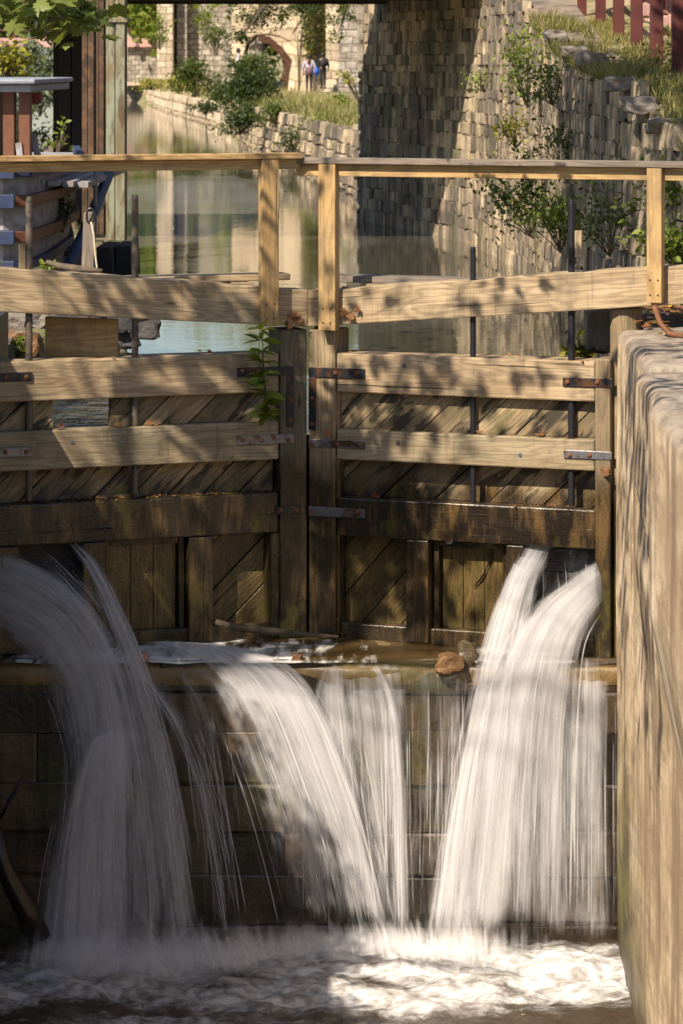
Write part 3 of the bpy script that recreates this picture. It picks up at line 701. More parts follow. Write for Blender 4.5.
    for pa, pb, pbot in (((261, 278, 326),) if left else ((319.5, 336.5, 330.5), (647.5, 662.5, 303))):
        u0, u1 = sorted((UX(s, pa, .09), UX(s, pb, .09))); um = (u0+u1)/2; zb_ = ZY(s, (pa+pb)/2, pbot, .09)
        mb = MB(); lbox(mb, s, u0, u1, .021 if pa < 600 else .023, .118, zb_, b_-.002, grain=2)
        p = mb.build('handrail_post', M['newwood'], root, bevel=.006)
        for du in (.03, -.03):
            for dz in (.06, .17): mb = MB(); mb.tube([LP(s, um+du, .114, zb_+dz), LP(s, um+du, .122, zb_+dz)], .007, 8); mb.build('screw', M['iron'], p)
    if left:
        u0 = UX(s, -90); mb = MB(); lbox(mb, s, u0, u0+.13, .021, .118, zbot(u0), b_-.002, grain=2); mb.build('handrail_post', M['newwood'], root, bevel=.006)
    # paddle rods
    for px, pt_, pb_, r_, mt in (((29, 196, 500, .027, 'rod'), (135, 195, 497, .026, 'rod')) if left else ((473, 247, 502, .022, 'rodblack'), (571.5, 201, 505, .026, 'rodblack'))):
        u = UX(s, px, -.05); zt = ZY(s, px, pt_, -.05); zb = ZY(s, px, pb_, -.05); mb = MB()
        mb.tube([LP(s, u, -.05, zb), LP(s, u, -.05, zt-.02), LP(s, u, -.05, zt)], [r_, r_, r_*.85], 12)
        rod = mb.build('paddle_rod', M[mt], root, smooth=False)
        mb = MB(); lbox(mb, s, u+.03 if s < 0 else u+.03, u+.075 if s < 0 else u+.085, -.07, -.03, zt-(.62 if left else .42), zt-(.24 if left else .1)-.12, grain=2)
        if px in (29, 571.5): mb.build('guide_block', M['post'], rod, bevel=.004)
    # iron straps with bolts
    def strap(name, pieces, bolts, mat):
        mb = MB()
        for (x0, x1, y0, y1) in pieces:
            u0, u1 = sorted((UX(s, x0), UX(s, x1))); zt = ZY(s, (x0+x1)/2, y0, .01); zb = ZY(s, (x0+x1)/2, y1, .01)
            lbox(mb, s, u0, u1, -.004, .012, zb, zt)
        o = mb.build(name, M[mat], root, bevel=.003)
        for (x, y) in bolts:
            mb = MB(); u = UX(s, x); z = ZY(s, x, y, .01); mb.tube([LP(s, u, .010, z), LP(s, u, .022, z), LP(s, u, .027, z)], [.019, .016, .008], 8); mb.build('bolt', M['rust'], o)
        return o
    if left:
        strap('corner_strap', [(237, 293.5, 367, 376), (286.5, 293.5, 375.5, 427)], [(242, 371), (258, 371), (290, 400), (290, 420)], 'iron')
        strap('strap', [(237, 294, 435, 444)], [(242, 440), (261, 440), (288, 440)], 'galv')
        strap('strap', [(276, 300, 506, 514)], [(281, 510), (296, 510)], 'iron')
        strap('hinge_strap', [(-14, 32, 373, 382)], [(5, 377), (26, 377)], 'iron')
        strap('hinge_strap', [(-14, 32, 448, 457)], [(5, 452), (26, 452)], 'galv')
    else:
        strap('corner_strap', [(309, 365, 368, 378), (309, 316, 377.5, 430)], [(336, 373), (358, 373), (312.5, 398), (312.5, 424)], 'iron')
        strap('strap', [(309, 365, 440, 448)], [(312.5, 444), (338, 444), (360, 444)], 'galv')
        strap('strap', [(309, 365, 508, 517)], [(314, 512), (358, 512)], 'galv')
        strap('hinge_strap', [(563, 613, 378, 387)], [(568, 382), (598, 382)], 'iron')
        strap('hinge_strap', [(564, 612, 451, 459)], [(570, 455), (590, 455)], 'galv')
        mb = MB(); u = UX(s, 449); z = Zc(530)-.02; mb.tube([LP(s, u, -.01, z), LP(s, u, .004, z)], .03, 12); mb.tube([LP(s, u, .002, z), LP(s, u, .012, z)], .011, 8); mb.build('washer', M['galv'], root)
    for px_, py_ in (((72, 442), (121, 441), (26, 380)) if left else ((404, 366), (520, 455), (398, 443))):
        mb = MB(); u = UX(s, px_); z = ZY(s, px_, py_); mb.tube([LP(s, u, -.006, z), LP(s, u, .005, z)], .016, 8); mb.build('stud', M['galv'], root)
    return root, ztop
gL, ztL = gate(-1); gR, ztR = gate(1)
# ================================================================== FALLING WATER
def cr(p0, p1, p2, p3, t):
    return .5*((2*p1)+(-p0+p2)*t+(2*p0-5*p1+4*p2-p3)*t*t+(-p0+3*p1-3*p2+p3)*t**3)
def curve(pts, n):
    p = [np.array(q, float) for q in pts]; d = [0]
    for i in range(1, len(p)): d.append(d[-1]+np.linalg.norm((p[i]-p[i-1])[:2]))
    out = []
    for k in range(n):
        s_ = d[-1]*k/(n-1); i = 0
        while i < len(d)-2 and s_ > d[i+1]: i += 1
        t = (s_-d[i])/(d[i+1]-d[i]+1e-9)
        out.append(cr(p[max(i-1, 0)], p[i], p[i+1], p[min(i+2, len(p)-1)], t))
    return np.array(out)
def fall(name, guides, dens, width, label, layers=3, NU=44, NV=90, dj=.07, seed=0, vfade=(.04, .08), ruf=3.0):
    """guides: streamlines as (px,py,depth) control points -> world-space sheets of streaky water, several layers deep"""
    rd = np.random.default_rng(seed); G = [curve(g, NV) for g in guides]; k = len(G); jx = rd.normal(0, 4, layers); spread = 9 if vfade[0] < .5 else 0
    vs, fc, de, fs = [], [], [], []
    for L in range(layers):
        b = len(vs); sd = rd.uniform(0, 50)
        for i in range(NU):
            u = i/(NU-1); q = u*(k-1); j = min(int(q), k-2); t = q-j
            line = cr(G[max(j-1, 0)], G[j], G[j+1], G[min(j+2, k-1)], t) if k > 2 else G[0]*(1-u)+G[1]*u
            ww = mnoise.noise(Vector((u*9, sd, 1))); w3 = mnoise.noise(Vector((u*30, sd, 7)))
            ln = 0; pv = None; e = math.sin(math.pi*min(max(u, 0), 1))**.9 if k < 3 else math.sin(math.pi/2*min(1, u/.34))**1.3*math.sin(math.pi/2*min(1, (1-u)/.34))**1.3
            dA = [x[0] if isinstance(x, tuple) else x for x in dens]; dB = [x[1] if isinstance(x, tuple) else x for x in dens]
            dnA = float(np.interp(q, range(len(dens)), dA)); dnB = float(np.interp(q, range(len(dens)), dB))
            for v in range(NV):
                f = v/(NV-1); px, py, d = line[v]
                d2 = d+(L-(layers-1)/2)*dj+.05*ww*f+.03*w3*f; px2 = px+ruf*ww*f+ruf*.6*w3*f+(u-.5)*spread*(L-.5)*(.35+f)+jx[L]*f
                p = P(px2, py, d2); ln += (p-pv).length if pv is not None else 0; pv = p
                vs.append(tuple(p)); fc.append((u*width+sd, ln+sd*.3, sd))
                eh = e*(1+.45*mnoise.noise(Vector((u*5, f*2.2, sd)))) if e < 1 else 1+.25*mnoise.noise(Vector((u*4, f*2.2, sd)))
                x = eh*min(1, f/max(vfade[0], 1e-3))*min(1, (1-f)/max(vfade[1], 1e-3))*(dnA*(1-f)+dnB*f)
                de.append(x)
        fs += [(b+i*NV+v, b+(i+1)*NV+v, b+(i+1)*NV+v+1, b+i*NV+v+1) for i in range(NU-1) for v in range(NV-1)]
    # fine separate threads riding on the sheets
    for i in range(int(34*width*layers**.5) if vfade[0] < .5 else 0):
        u = min(.995, max(.005, rd.normal(.5, .27))); q = u*(k-1); j = min(int(q), k-2); t = q-j; b = len(vs); sd = rd.uniform(0, 50)
        line = cr(G[max(j-1, 0)], G[j], G[j+1], G[min(j+2, k-1)], t) if k > 2 else G[0]*(1-u)+G[1]*u
        v0 = int(rd.uniform(0, .45)*NV); v1 = int(rd.uniform(.6, 1)*NV); dd = rd.uniform(-.16, .06); dx = rd.normal(0, 3.5); w_ = rd.uniform(.5, 1.5); ln = 0; pv = None; n = 0; am = rd.uniform(.5, 1.0)
        for v in range(v0, v1, 2):
            f = v/(NV-1); px, py, d = line[v]; x_ = px+dx*(.3+f)
            for s_ in (-1, 1):
                p = P(x_+s_*w_*.5, py, d+dd*(.3+f)); vs.append(tuple(p)); fc.append((sd+s_*.003, ln, sd)); g_ = (v-v0)/max(1, v1-v0); de.append(am*min(1, g_*6)*min(1, (1-g_)*6))
            ln += .05; n += 1
        fs += [(b+2*v, b+2*v+1, b+2*v+3, b+2*v+2) for v in range(n-1)]
    a = np.array(vs); o = a.mean(0); me = bpy.data.meshes.new(name); me.from_pydata((a-o).tolist(), [], fs)
    at = me.attributes.new('fc', 'FLOAT_VECTOR', 'POINT'); at.data.foreach_set('vector', np.array(fc, np.float32).ravel())
    at = me.attributes.new('dens', 'FLOAT', 'POINT'); at.data.foreach_set('value', de)
    return tag(link(name, me, M['fall'], smooth=True, loc=tuple(o)), label, kind='structure')
FALLS = [
 # left: broad fan thrown in from the left sluice
 ([[(-40, 640, 24.35), (0, 646, 24.2), (34, 676, 24.0), (58, 730, 23.85), (64, 800, 23.6), (40, 968, 23.2)],
   [(-40, 572, 24.35), (8, 580, 24.2), (62, 612, 24.0), (95, 665, 23.85), (110, 760, 23.55), (112, 975, 23.1)],
   [(-36, 545, 24.35), (22, 552, 24.2), (82, 592, 24.0), (124, 652, 23.85), (158, 750, 23.6), (195, 958, 23.2)]], ((1.0, .9), (1.0, .45), (.9, .75)), 1.0, 4),
 # the narrow spout beside it
 ([[(52, 528, 24.75), (66, 545, 24.5), (84, 570, 24.25), (104, 612, 24.0), (128, 680, 23.8), (150, 780, 23.6), (168, 960, 23.2)],
   [(66, 526, 24.75), (82, 542, 24.5), (102, 564, 24.25), (122, 606, 24.0), (150, 672, 23.8), (180, 780, 23.6), (212, 955, 23.2)]], (1.0, .8), .35, 3),
 # lower burst where the streams collide
 ([[(86, 742, 23.62), (66, 790, 23.5), (50, 860, 23.4), (38, 968, 23.15)], [(108, 728, 23.6), (98, 790, 23.5), (90, 860, 23.4), (86, 972, 23.1)],
   [(135, 732, 23.6), (138, 800, 23.5), (142, 870, 23.4), (146, 970, 23.1)]], (.9, 1.1, .7), .6, 3),
 # middle: sheet sweeping right off the ledge
 ([[(128, 642, 24.5), (160, 656, 24.1), (196, 700, 23.9), (228, 780, 23.8), (252, 860, 23.75), (272, 938, 23.7)],
   [(160, 640, 24.6), (214, 655, 24.1), (258, 700, 23.9), (294, 790, 23.8), (316, 860, 23.75), (334, 940, 23.65)],
   [(200, 642, 24.6), (262, 658, 24.1), (302, 700, 23.9), (336, 780, 23.8), (362, 860, 23.75), (380, 942, 23.6)],
   [(240, 646, 24.6), (290, 662, 24.1), (318, 692, 23.95), (346, 750, 23.85), (372, 840, 23.75), (394, 938, 23.65)]], ((.95, .25), (1.1, .5), (1.25, .8), (1.2, .8)), .9, 3),
 # thin veil in front of the dark wall
 ([[(150, 668, 24.0), (172, 720, 23.95), (190, 830, 23.9), (200, 935, 23.85)], [(205, 668, 24.0), (228, 720, 23.95), (244, 830, 23.9), (255, 935, 23.85)]], (.42, .5), .5, 2),
 # right of centre: short broken curtain
 ([[(304, 662, 24.05), (312, 720, 23.95), (322, 820, 23.9), (330, 936, 23.8)], [(345, 660, 24.05), (352, 720, 23.95), (360, 820, 23.9), (368, 936, 23.8)],
   [(384, 660, 24.05), (396, 720, 23.95), (398, 820, 23.9), (400, 936, 23.8)], [(412, 662, 24.05), (408, 720, 23.95), (408, 820, 23.9), (414, 936, 23.8)]], ((.95, .3), (.9, .45), (1.0, .5), (.6, .2)), .75, 2),
 ([[(366, 664, 24.02), (384, 700, 23.9), (391, 780, 23.85), (388, 938, 23.75)], [(380, 664, 24.02), (396, 700, 23.9), (405, 780, 23.85), (411, 938, 23.75)]], (1.05, 1.05), .16, 2),
 # right: stream out of the right sluice
 ([[(524, 530, 24.75), (521, 548, 24.5), (505, 582, 24.25), (486, 640, 24.0), (468, 720, 23.8), (448, 830, 23.6), (428, 952, 23.3)],
   [(541, 530, 24.75), (539, 548, 24.5), (520, 585, 24.25), (502, 650, 24.0), (488, 730, 23.8), (473, 830, 23.6), (462, 955, 23.3)],
   [(560, 530, 24.75), (557, 548, 24.5), (545, 585, 24.25), (538, 650, 24.0), (534, 740, 23.8), (528, 830, 23.7), (526, 948, 23.5)]], ((.95, 1.15), (1.0, .95), (.55, .2)), .6, 3),
 ([[(622, 545, 24.7), (600, 556, 24.35), (570, 576, 24.15), (532, 606, 24.0), (500, 655, 23.85), (478, 750, 23.7), (452, 955, 23.3)],
   [(622, 568, 24.7), (603, 578, 24.3), (582, 597, 24.15), (556, 630, 24.0), (540, 690, 23.85), (532, 780, 23.75), (524, 950, 23.4)],
   [(622, 604, 24.7), (606, 608, 24.3), (594, 622, 24.15), (582, 650, 24.0), (576, 710, 23.9), (572, 800, 23.8), (570, 945, 23.6)]], ((1.25, .85), (1.15, .4), (1.1, .3)), .8, 4),
 ([[(540, 655, 24.05), (538, 720, 23.95), (536, 820, 23.85), (536, 945, 23.7)], [(575, 655, 24.05), (576, 720, 23.95), (576, 820, 23.85), (576, 945, 23.7)],
   [(613, 655, 24.05), (611, 720, 23.95), (610, 820, 23.85), (612, 948, 23.7)]], ((.9, .75), (.75, .4), (1.2, 1.15)), .6, 3),
 ([[(425, 664, 24.0), (428, 720, 23.95), (424, 820, 23.9), (420, 936, 23.85)], [(475, 655, 24.0), (470, 720, 23.95), (455, 820, 23.9), (440, 936, 23.85)]], (.42, .5), .4, 1),
 # inside the right sluice
 ([[(520, 546, 24.75), (523, 575, 24.7), (525, 620, 24.6), (526, 665, 24.4)], [(604, 548, 24.4), (603, 580, 24.35), (602, 620, 24.3), (602, 665, 24.2)]], (.55, .62), .5, 1),
]
FALLS += [
 ([[(18, 548, 24.6), (44, 572, 24.3), (74, 606, 24.1), (96, 650, 24.0)], [(44, 540, 24.7), (66, 560, 24.4), (98, 600, 24.15), (124, 648, 24.0)]], (.6, .5), .5, 2),
 ([[(100, 650, 24.0), (150, 712, 23.8), (190, 800, 23.7), (222, 945, 23.4)], [(150, 655, 24.0), (196, 720, 23.85), (226, 810, 23.75), (250, 942, 23.5)]], ((.9, .35), (.7, .1)), .6, 2),
 ([[(322, 664, 24.0), (308, 700, 23.95), (300, 800, 23.85), (296, 936, 23.75)], [(350, 664, 24.0), (362, 720, 23.95), (384, 830, 23.85), (398, 938, 23.7)]], ((1.1, .1), (1.0, .5)), .5, 2),
 ([[(300, 664, 23.99), (300, 720, 23.95), (302, 820, 23.9), (304, 936, 23.85)], [(430, 664, 23.99), (432, 720, 23.95), (432, 820, 23.9), (430, 936, 23.85)], [(560, 664, 23.99), (560, 720, 23.95), (560, 820, 23.9), (562, 936, 23.85)], [(616, 664, 23.99), (616, 720, 23.95), (616, 820, 23.9), (616, 936, 23.85)]], (.34, .42, .45, .4), 2.4, 2),
 ([[(-20, 905, 23.3), (-24, 935, 23.1), (-30, 968, 22.9)], [(60, 900, 23.1), (50, 935, 22.9), (40, 985, 22.7)], [(200, 905, 23.1), (210, 935, 22.9), (222, 982, 22.7)], [(300, 908, 23.5), (302, 935, 23.4), (306, 962, 23.2)], [(400, 908, 23.5), (408, 935, 23.35), (412, 965, 23.1)], [(500, 900, 23.3), (500, 935, 23.1), (500, 975, 22.9)], [(610, 905, 23.4), (612, 935, 23.2), (616, 965, 23.0)]], (.6, 1.1, .95, .85, .95, 1.1, 1.0), 5, 5),
]
LBX = ['thin jets between the left fan and the narrow spout', 'loose veil at the inner side of the left fall', 'short curtain crossing behind the bright sheet']
LB_ = ['broad fan of white water from the left sluice', 'narrow spout beside the broad left fan', 'lower burst under the left fan', 'bright sheet sweeping right off the ledge',
       'thin veil on the dark wall left of the bright sheet', 'broken curtain right of the bright sheet', 'slim bright stream in the broken curtain', 'stream pouring down left from the right sluice',
       'spray thrown left from the stone wall', 'curtain against the stone wall', 'thin trickles left of the right fall', 'thin water inside the right sluice']+LBX+['thin trickles over the dark wall', 'spray standing along the foot of the falls']
for i, (g, d, w, L) in enumerate(FALLS):
    fall('waterfall' if i != len(FALLS)-1 else 'spray', g, d, w, LB_[i], layers=L, seed=i+1, vfade=(.04, .12) if i != len(FALLS)-1 else (.75, .35), ruf=3 if i != len(FALLS)-1 else 9)
# film of water running over the ledge
vs = []; de = []; nu, nv = 120, 26
for j in range(nv):
    for i in range(nu):
        x = -3.2+4.9*i/(nu-1); y = 24.0+.95*j/(nv-1); f = math.exp(-((x+2.1)/1.0)**2)*1.0+math.exp(-((x+1.0)/.75)**2)*.75+math.exp(-((x-.95)/.45)**2)*1.0
        vs.append((x, y-.02, ZL+.02+.015*mnoise.noise(Vector((x*4, y*9, 0)))+(-.008 if j == 0 else 0))); de.append(min(1, f)*.9*(1-.55*j/nv))
me = bpy.data.meshes.new('ledge_water'); me.from_pydata(vs, [], [(j*nu+i, j*nu+i+1, (j+1)*nu+i+1, (j+1)*nu+i) for j in range(nv-1) for i in range(nu-1)])
at = me.attributes.new('dens', 'FLOAT', 'POINT'); at.data.foreach_set('value', de)
tag(link('ledge_water', me, M['film'], smooth=True), kind='structure')

# ================================================================== UPSTREAM, RIGHT BANK
top = [(28.0, 5.7), (28.7, 6.19), (29.9, 6.45), (31, 6.75), (36, 6.9), (40, 7.15), (44, 7.7), (48, 8.4), (52, 9.6), (60, 10)]
pth = [(3.6, 26.9), (3.0, 27.6), (2.5, 28.7), (2.2, 31), (2.05, 34), (1.65, 44.6), (1.17, 50.7), (-.69, 58.6)]
cum = [0]
for a, b in zip(pth, pth[1:]): cum.append(cum[-1]+math.dist(a, b))
def ztopf(f):
    y = float(np.interp(f*cum[-1], cum, [p[1] for p in pth])); return interp(top, y)
mb = stone_wall(pth, lambda f: 3.6, ztopf, (.12, .27), (.14, .5), .055, .015, seedr=8, gap=.003, jit=.03, backing=.012, chm=.010)
tag(mb.build('retaining_wall', [M['rubble'], M['mortar']]), 'tall rough stone wall along the right side of the canal', 'wall')
mb = stone_wall([(-.73, 58.75), (-.70, 66)], lambda f: 3.6, lambda f: 9.6, (.25, .4), (.4, .8), .06, 0, seedr=9, flip=1)
tag(mb.build('abutment', [M['farstone2'], M['mortar']]), 'end of the stone bridge support beyond the long right wall', 'abutment')
# bridge
br = empty('bridge', (-2.5, 53, 8.0), 'dark bridge deck crossing above the canal on rusty columns', 'bridge')
mb = MB(); mb.abox(-9, 2.2, 50.0, 57.2, 8.10, 8.7); mb.build('deck', M['girder'], br)
for y in (50.2, 53.5, 57.0):
    mb = MB(); mb.abox(-9, 2.0, y-.15, y+.15, 7.98, 8.098); mb.build('girder', M['girder'], br)
def column(px0, px1, d, pyb, mat, seed, cap=True):
    a, b = P(px0, 0, d), P(px1, 0, d); zb = CZ-(pyb-HY)*d/F; x0, x1 = a.x, b.x; w = x1-x0; mb = MB()
    mb.abox(x0, x0+w*.46, d, d+.3, zb, 8.0, grain=2); mb.abox(x0+w*.5, x1, d-.02, d+.3, zb, 8.0, grain=2); mb.abox(x0-.01, x1+.01, d+.1, d+.25, zb, 8.05, grain=2)
    if cap: mb.abox(x0-.04, x1+.04, d-.05, d+.32, 7.53, 7.60)
    mb.build('column', mat, br, bevel=.01)
column(106, 125, 46, 241, M['steel'], 1)
column(82, 94, 47.5, 235, M['brownsteel'], 2, False)
column(94.5, 104, 48.5, 235, M['brownsteel'], 3, False)
column(53, 80, 55.5, 222, M['darksteel'], 4, False)
column(60, 84, 53.5, 225, M['darksteel'], 5, False)
mb = MB(); mb.box(P(92, 175, 47.3), ((1, 0, -.9), (0, 1, 0), (.9, 0, 1)), (.4, .05, .05)); mb.build('brace', M['steel'], br)
mb = MB(); mb.box(P(98, 205, 46.8), ((.5, 0, 1), (0, 1, 0), (1, 0, -.5)), (.6, .05, .08)); mb.build('brace', M['steel'], br)

# red fence on the bank top
fr = empty('fence', (3.0, 44, 7.4), 'oxblood red post fence on the grassy top of the right wall', 'fence')
ds = [53.6, 48.6, 44.6, 41.2, 38, 35, 32.2]
bz = [7.80, 7.60, 7.42, 7.25, 7.07, 6.9, 6.8]
for d, z in zip(ds, bz):
    mb = MB(); mb.abox(3.0-.075, 3.0+.075, d-.075, d+.075, z-.2, z+1.35, grain=2); mb.build('post', M['redfence'], fr, bevel=.01)
for h in (.55, 1.1):
    mb = MB()
    vs = []
    for (d, z) in ((53.6, 7.8), (32.2, 6.75)):
        vs += [(3.09, d, z+h), (3.14, d, z+h), (3.14, d, z+h+.14), (3.09, d, z+h+.14)]
    mb.add(vs, [(0, 1, 5, 4), (1, 2, 6, 5), (2, 3, 7, 6), (3, 0, 4, 7), (0, 1, 2, 3), (4, 5, 6, 7)]); mb.build('fence_rail', M['redfence'], fr)
# pink brick steps/wall behind the fence
mb = stone_wall([(3.9, 33), (3.9, 56)], lambda f: 6.4, lambda f: 9.5, (.2, .3), (.3, .6), .03, 0, seedr=12, flip=1)
tag(mb.build('bank_wall', [M['pinkwall'], M['mortar']]), 'pinkish stone wall behind the red fence', 'wall')

# grass on the bank top: tufts of blades
def grass(n, fpos, h, mat, name='grass', label=None):
    pts = np.array([fpos() for _ in range(n)]); dirs = np.stack([rng.normal(size=n)*.5, rng.normal(size=n)*.5, np.ones(n)*1.2], 1)
    tv = np.array([(-.03, 0, 0), (.03, 0, 0), (.02, .6, .05), (0, 1, .15), (-.02, .6, .05)])
    o = leaves_mesh(name, pts, h, mat, None, (tv, [(0, 1, 2, 4), (4, 2, 3)]), up=0, svar=.5, dirs=dirs)
    return tag(o, kind='stuff')
def gp():
    y = 28.3+(random.random()**1.0)*26; r = interp(RB, y); x = r+.0+random.random()**1.3*2.2
    k = mnoise.noise(Vector((x*1.3, y*.8, 0)))
    if k < .0 or (x < r+.75 and y > 43): return gp()
    return (x, y, max(hterrain(max(x, r+.4), y)-.02, (interp(top, y)-.02) if x < r+.7 and y < 43 else 0))
grass(30000, gp, .14, M['grass'])
# rocks breaking through the grass near the wall top
rd = random.Random(21)
def rock(c, r, mat, seed, name='rock', sq=(1, 1, .6), parent=None):
    bm = bmesh.new(); bmesh.ops.create_icosphere(bm, subdivisions=3, radius=1)
    for v in bm.verts:
        q = v.co.copy(); k = 1+.35*mnoise.noise(q*1.1+Vector((seed, 0, 0)))+.12*mnoise.noise(q*3+Vector((seed, 5, 0)))
        q = Vector((max(-.72, min(.72, q.x)), max(-.72, min(.72, q.y)), max(-.7, min(.7, q.z))))
        v.co = Vector((q.x*sq[0], q.y*sq[1], q.z*sq[2]))*r*k
    me = bpy.data.meshes.new(name); bm.to_mesh(me); bm.free()
    o = link(name, me, mat, loc=tuple(c)); return o
for i, (px, py, d, r) in enumerate([(556, 36, 40, .2), (575, 52, 37.5, .2), (592, 60, 35.6, .22), (620, 84, 31.5, .2), (640, 105, 30.5, .22), (664, 126, 29.8, .2)]):
    tag(rock(P(px, py, d), r, M['rock'], i*3.1, sq=(1, 1.2, .5)), 'grey rock in the grass at the top of the right wall', 'rock', 'rocks along the top of the right wall')

# plants growing on the wall (anchored where the photograph shows them)
def wallplant(px, py, d, rx, rz, n, size, mat, label, cat='shrub', nc=14, group=None, tpl=T_LF, name='shrub'):
    c = P(px, py, d); pts, _ = clumps(c, (rx, .35, rz), nc, n//nc, .3, .1)
    return bush(name, c+Vector((.1, .1, -rz)), pts, size, mat, label, cat, group, tpl, stems=12, sr=.008)
wallplant(520, 60, 41, .28, .6, 520, .06, M['leafbright'], 'tall yellow-green weed at the crest of the right wall', name='weed')
wallplant(508, 128, 40, .22, .25, 240, .06, M['leafyellow'], 'small yellow-green plant halfway up the right wall', name='weed')
wallplant(478, 78, 46, .35, .2, 160, .05, M['leafbright'], 'sparse twiggy weed left of the wall crest', name='weed')
wallplant(525, 195, 37, .42, .5, 900, .065, M['leaf'], 'wide green creeper hanging on the wall below the handrail', name='creeper')
wallplant(552, 215, 36, .38, .42, 800, .06, M['leafbright'], 'bright creeper beside the wide green one on the wall', name='creeper')
wallplant(600, 215, 31, .45, .4, 420, .06, M['leafdark'], 'dark creeper on the shaded wall left of the right post', name='creeper')
wallplant(672, 200, 29, .3, .5, 600, .06, M['leaf'], 'dark leafy creeper behind the right handrail post', name='creeper')
wallplant(672, 245, 28.5, .3, .25, 350, .08, M['leafbright'], 'low leafy creeper right of the handrail post foot', name='creeper')
wallplant(545, 80, 38, .4, .3, 520, .055, M['leaf'], 'green weeds spilling over the crest of the right wall', name='weed')
wallplant(660, 60, 36, .6, .3, 700, .06, M['grass'], 'dry weeds at the foot of the red fence', name='weed')
wallplant(560, 140, 37, .3, .5, 300, .06, M['leafdark'], 'thin dark trailing plant above the handrail', name='creeper')
# ================================================================== UPSTREAM, FAR END
def boxwall(name, label, x0, x1, y0, y1, z0, z1, mat, cat='wall', bevel=.03):
    mb = MB(); mb.abox(x0, x1, y0, y1, z0, z1); return tag(mb.build(name, mat, bevel=bevel), label, cat)
def zpx(py, d): return CZ-(py-HY)*d/F
def xpx(px, d): return (px-CX)*d/F
# low bank walls of the canal
def bankf(a, b): return lambda f: a+(b-a)*f
pts = [(x+.1, y) for y, x in [(66, -.65), (89, -2.74), (110, -5.1), (128, -6.6)]]
mb = stone_wall(pts, lambda f: 3.7, bankf(5.35, 5.3), (.25, .5), (.3, 1.0), .16, .12, seedr=15, gap=.02)
tag(mb.build('bank_wall', [M['rubble'], M['mortar']]), 'pale stone canal bank wall below the two walkers', 'wall')
pts = [(x+.1, y) for y, x in [(128.5, -6.64), (144, -8.2), (190, -14), (250, -20.5)]]
mb = stone_wall(pts, lambda f: 3.8, bankf(4.9, 5.1), (.4, .5), (.9, 1.8), .08, .05, seedr=16, gap=.02)
tag(mb.build('kerb_wall', [M['smoothstone'], M['mortar']]), 'low curved pale stone edging along the far canal bank', 'wall')
# towpath
vs = []; 
for y in [66, 80, 100, 120, 145, 170, 200, 250]:
    r = interp(RB, y); vs += [(r+1.2, y, hterrain(r+2.2, y)+.07), (r+(3.9 if y < 150 else 6), y, hterrain(r+4, y)+.07)]
me = bpy.data.meshes.new('towpath'); me.from_pydata(vs, [], [(2*i, 2*i+1, 2*i+3, 2*i+2) for i in range(7)]); tag(link('towpath', me, M['path']), kind='structure')

# stone footbridge with its arch
d = 158
def arch_bridge():
    rt = empty('stone_bridge', (xpx(300, d), d, 5.4), 'pale stone bridge with a dark arched opening left of the two walkers', 'bridge')
    x0, x1 = xpx(232, d), xpx(344, d); z1 = 13.5; zg = 5.2
    # opening outline: springs at px 288, crown near px 246
    ar = [(xpx(287, d), zg), (xpx(289, d), zpx(75, d)), (xpx(292, d), zpx(60, d)), (xpx(283, d), zpx(48, d)), (xpx(270, d), zpx(37, d)), (xpx(257, d), zpx(34, d)), (xpx(246, d), zpx(44, d)), (xpx(242, d), zpx(60, d)), (xpx(242, d), zg)]
    mb = MB(); n = len(ar)
    outer = [(x1, zg), (x1, zpx(70, d)), (x1, zpx(50, d)), (x1, z1), (xpx(290, d), z1), (xpx(257, d), z1), (x0, z1), (x0, zpx(60, d)), (x0, zg)]
    vs = [(x, d, z) for x, z in ar]+[(x, d, z) for x, z in outer]; fs = [(i, i+1, n+i+1, n+i) for i in range(n-1)]
    b = len(vs); vs += [(x, d+4, z) for x, z in outer]; fs += [(n+i, n+i+1, b+i+1, b+i) for i in range(n-1)]
    mb.add(vs, fs); mb.build('wall', M['smoothstone'], rt)
    mb = MB(); vs = []; 
    for k, (x, z) in enumerate(ar): vs += [(x, d+.01, z), (x+( -.0), d+4, z)]
    mb.add(vs, [(2*i, 2*i+1, 2*i+3, 2*i+2) for i in range(n-1)])
    # brick ring standing inside the opening
    cxm = xpx(266, d); vs = []; 
    for k, (x, z) in enumerate(ar[:6]):
        q = Vector((x-cxm, z-6.2)); q2 = q*(1-.36/max(q.length, .5)); vs += [(x-.01*q.x, d-.04, z-.01*q.y if k else z), (cxm+q2.x, d-.04, (6.2+q2.y) if k else z), (cxm+q2.x, d+.5, (6.2+q2.y) if k else z)]
    mb.add(vs, [(3*i, 3*i+1, 3*i+4, 3*i+3) for i in range(5)]+[(3*i+1, 3*i+2, 3*i+5, 3*i+4) for i in range(5)])
    mb.build('arch_ring', M['brick'], rt)
    mb = MB(); 
    # raised band of long voussoirs fanning over the arch
    for k in range(6):
        a = R(28+k*17); cx_, cz_ = xpx(266, d), zpx(66, d); p = Vector((cx_+math.cos(a)*2.35, d-.03, cz_+math.sin(a)*2.1))
        mb.box(p, ((math.cos(a), 0, math.sin(a)), (0, 1, 0), (-math.sin(a), 0, math.cos(a))), (.55, .05, .30))
    mb.build('voussoirs', M['smoothstone'], rt, bevel=.03)
arch_bridge()
boxwall('buttress', 'smooth pale pier between the ivy and the stepped stones', xpx(326, 150), xpx(346, 150), 150, 153, 5, 13.5, M['farstone'], 'pier')
# stepped dark stones
mb = MB()
for k in range(9): mb.abox(xpx(338, 140)+.0, xpx(366, 140)+.9, 140+k*.45, 145, 5.2+k*.62, 5.2+(k+1)*.62-.01, r=random.random())
tag(mb.build('stone_steps', M['farstone2'], bevel=.05), 'shaded grey stone stepping up beside the dark abutment', 'stonework')
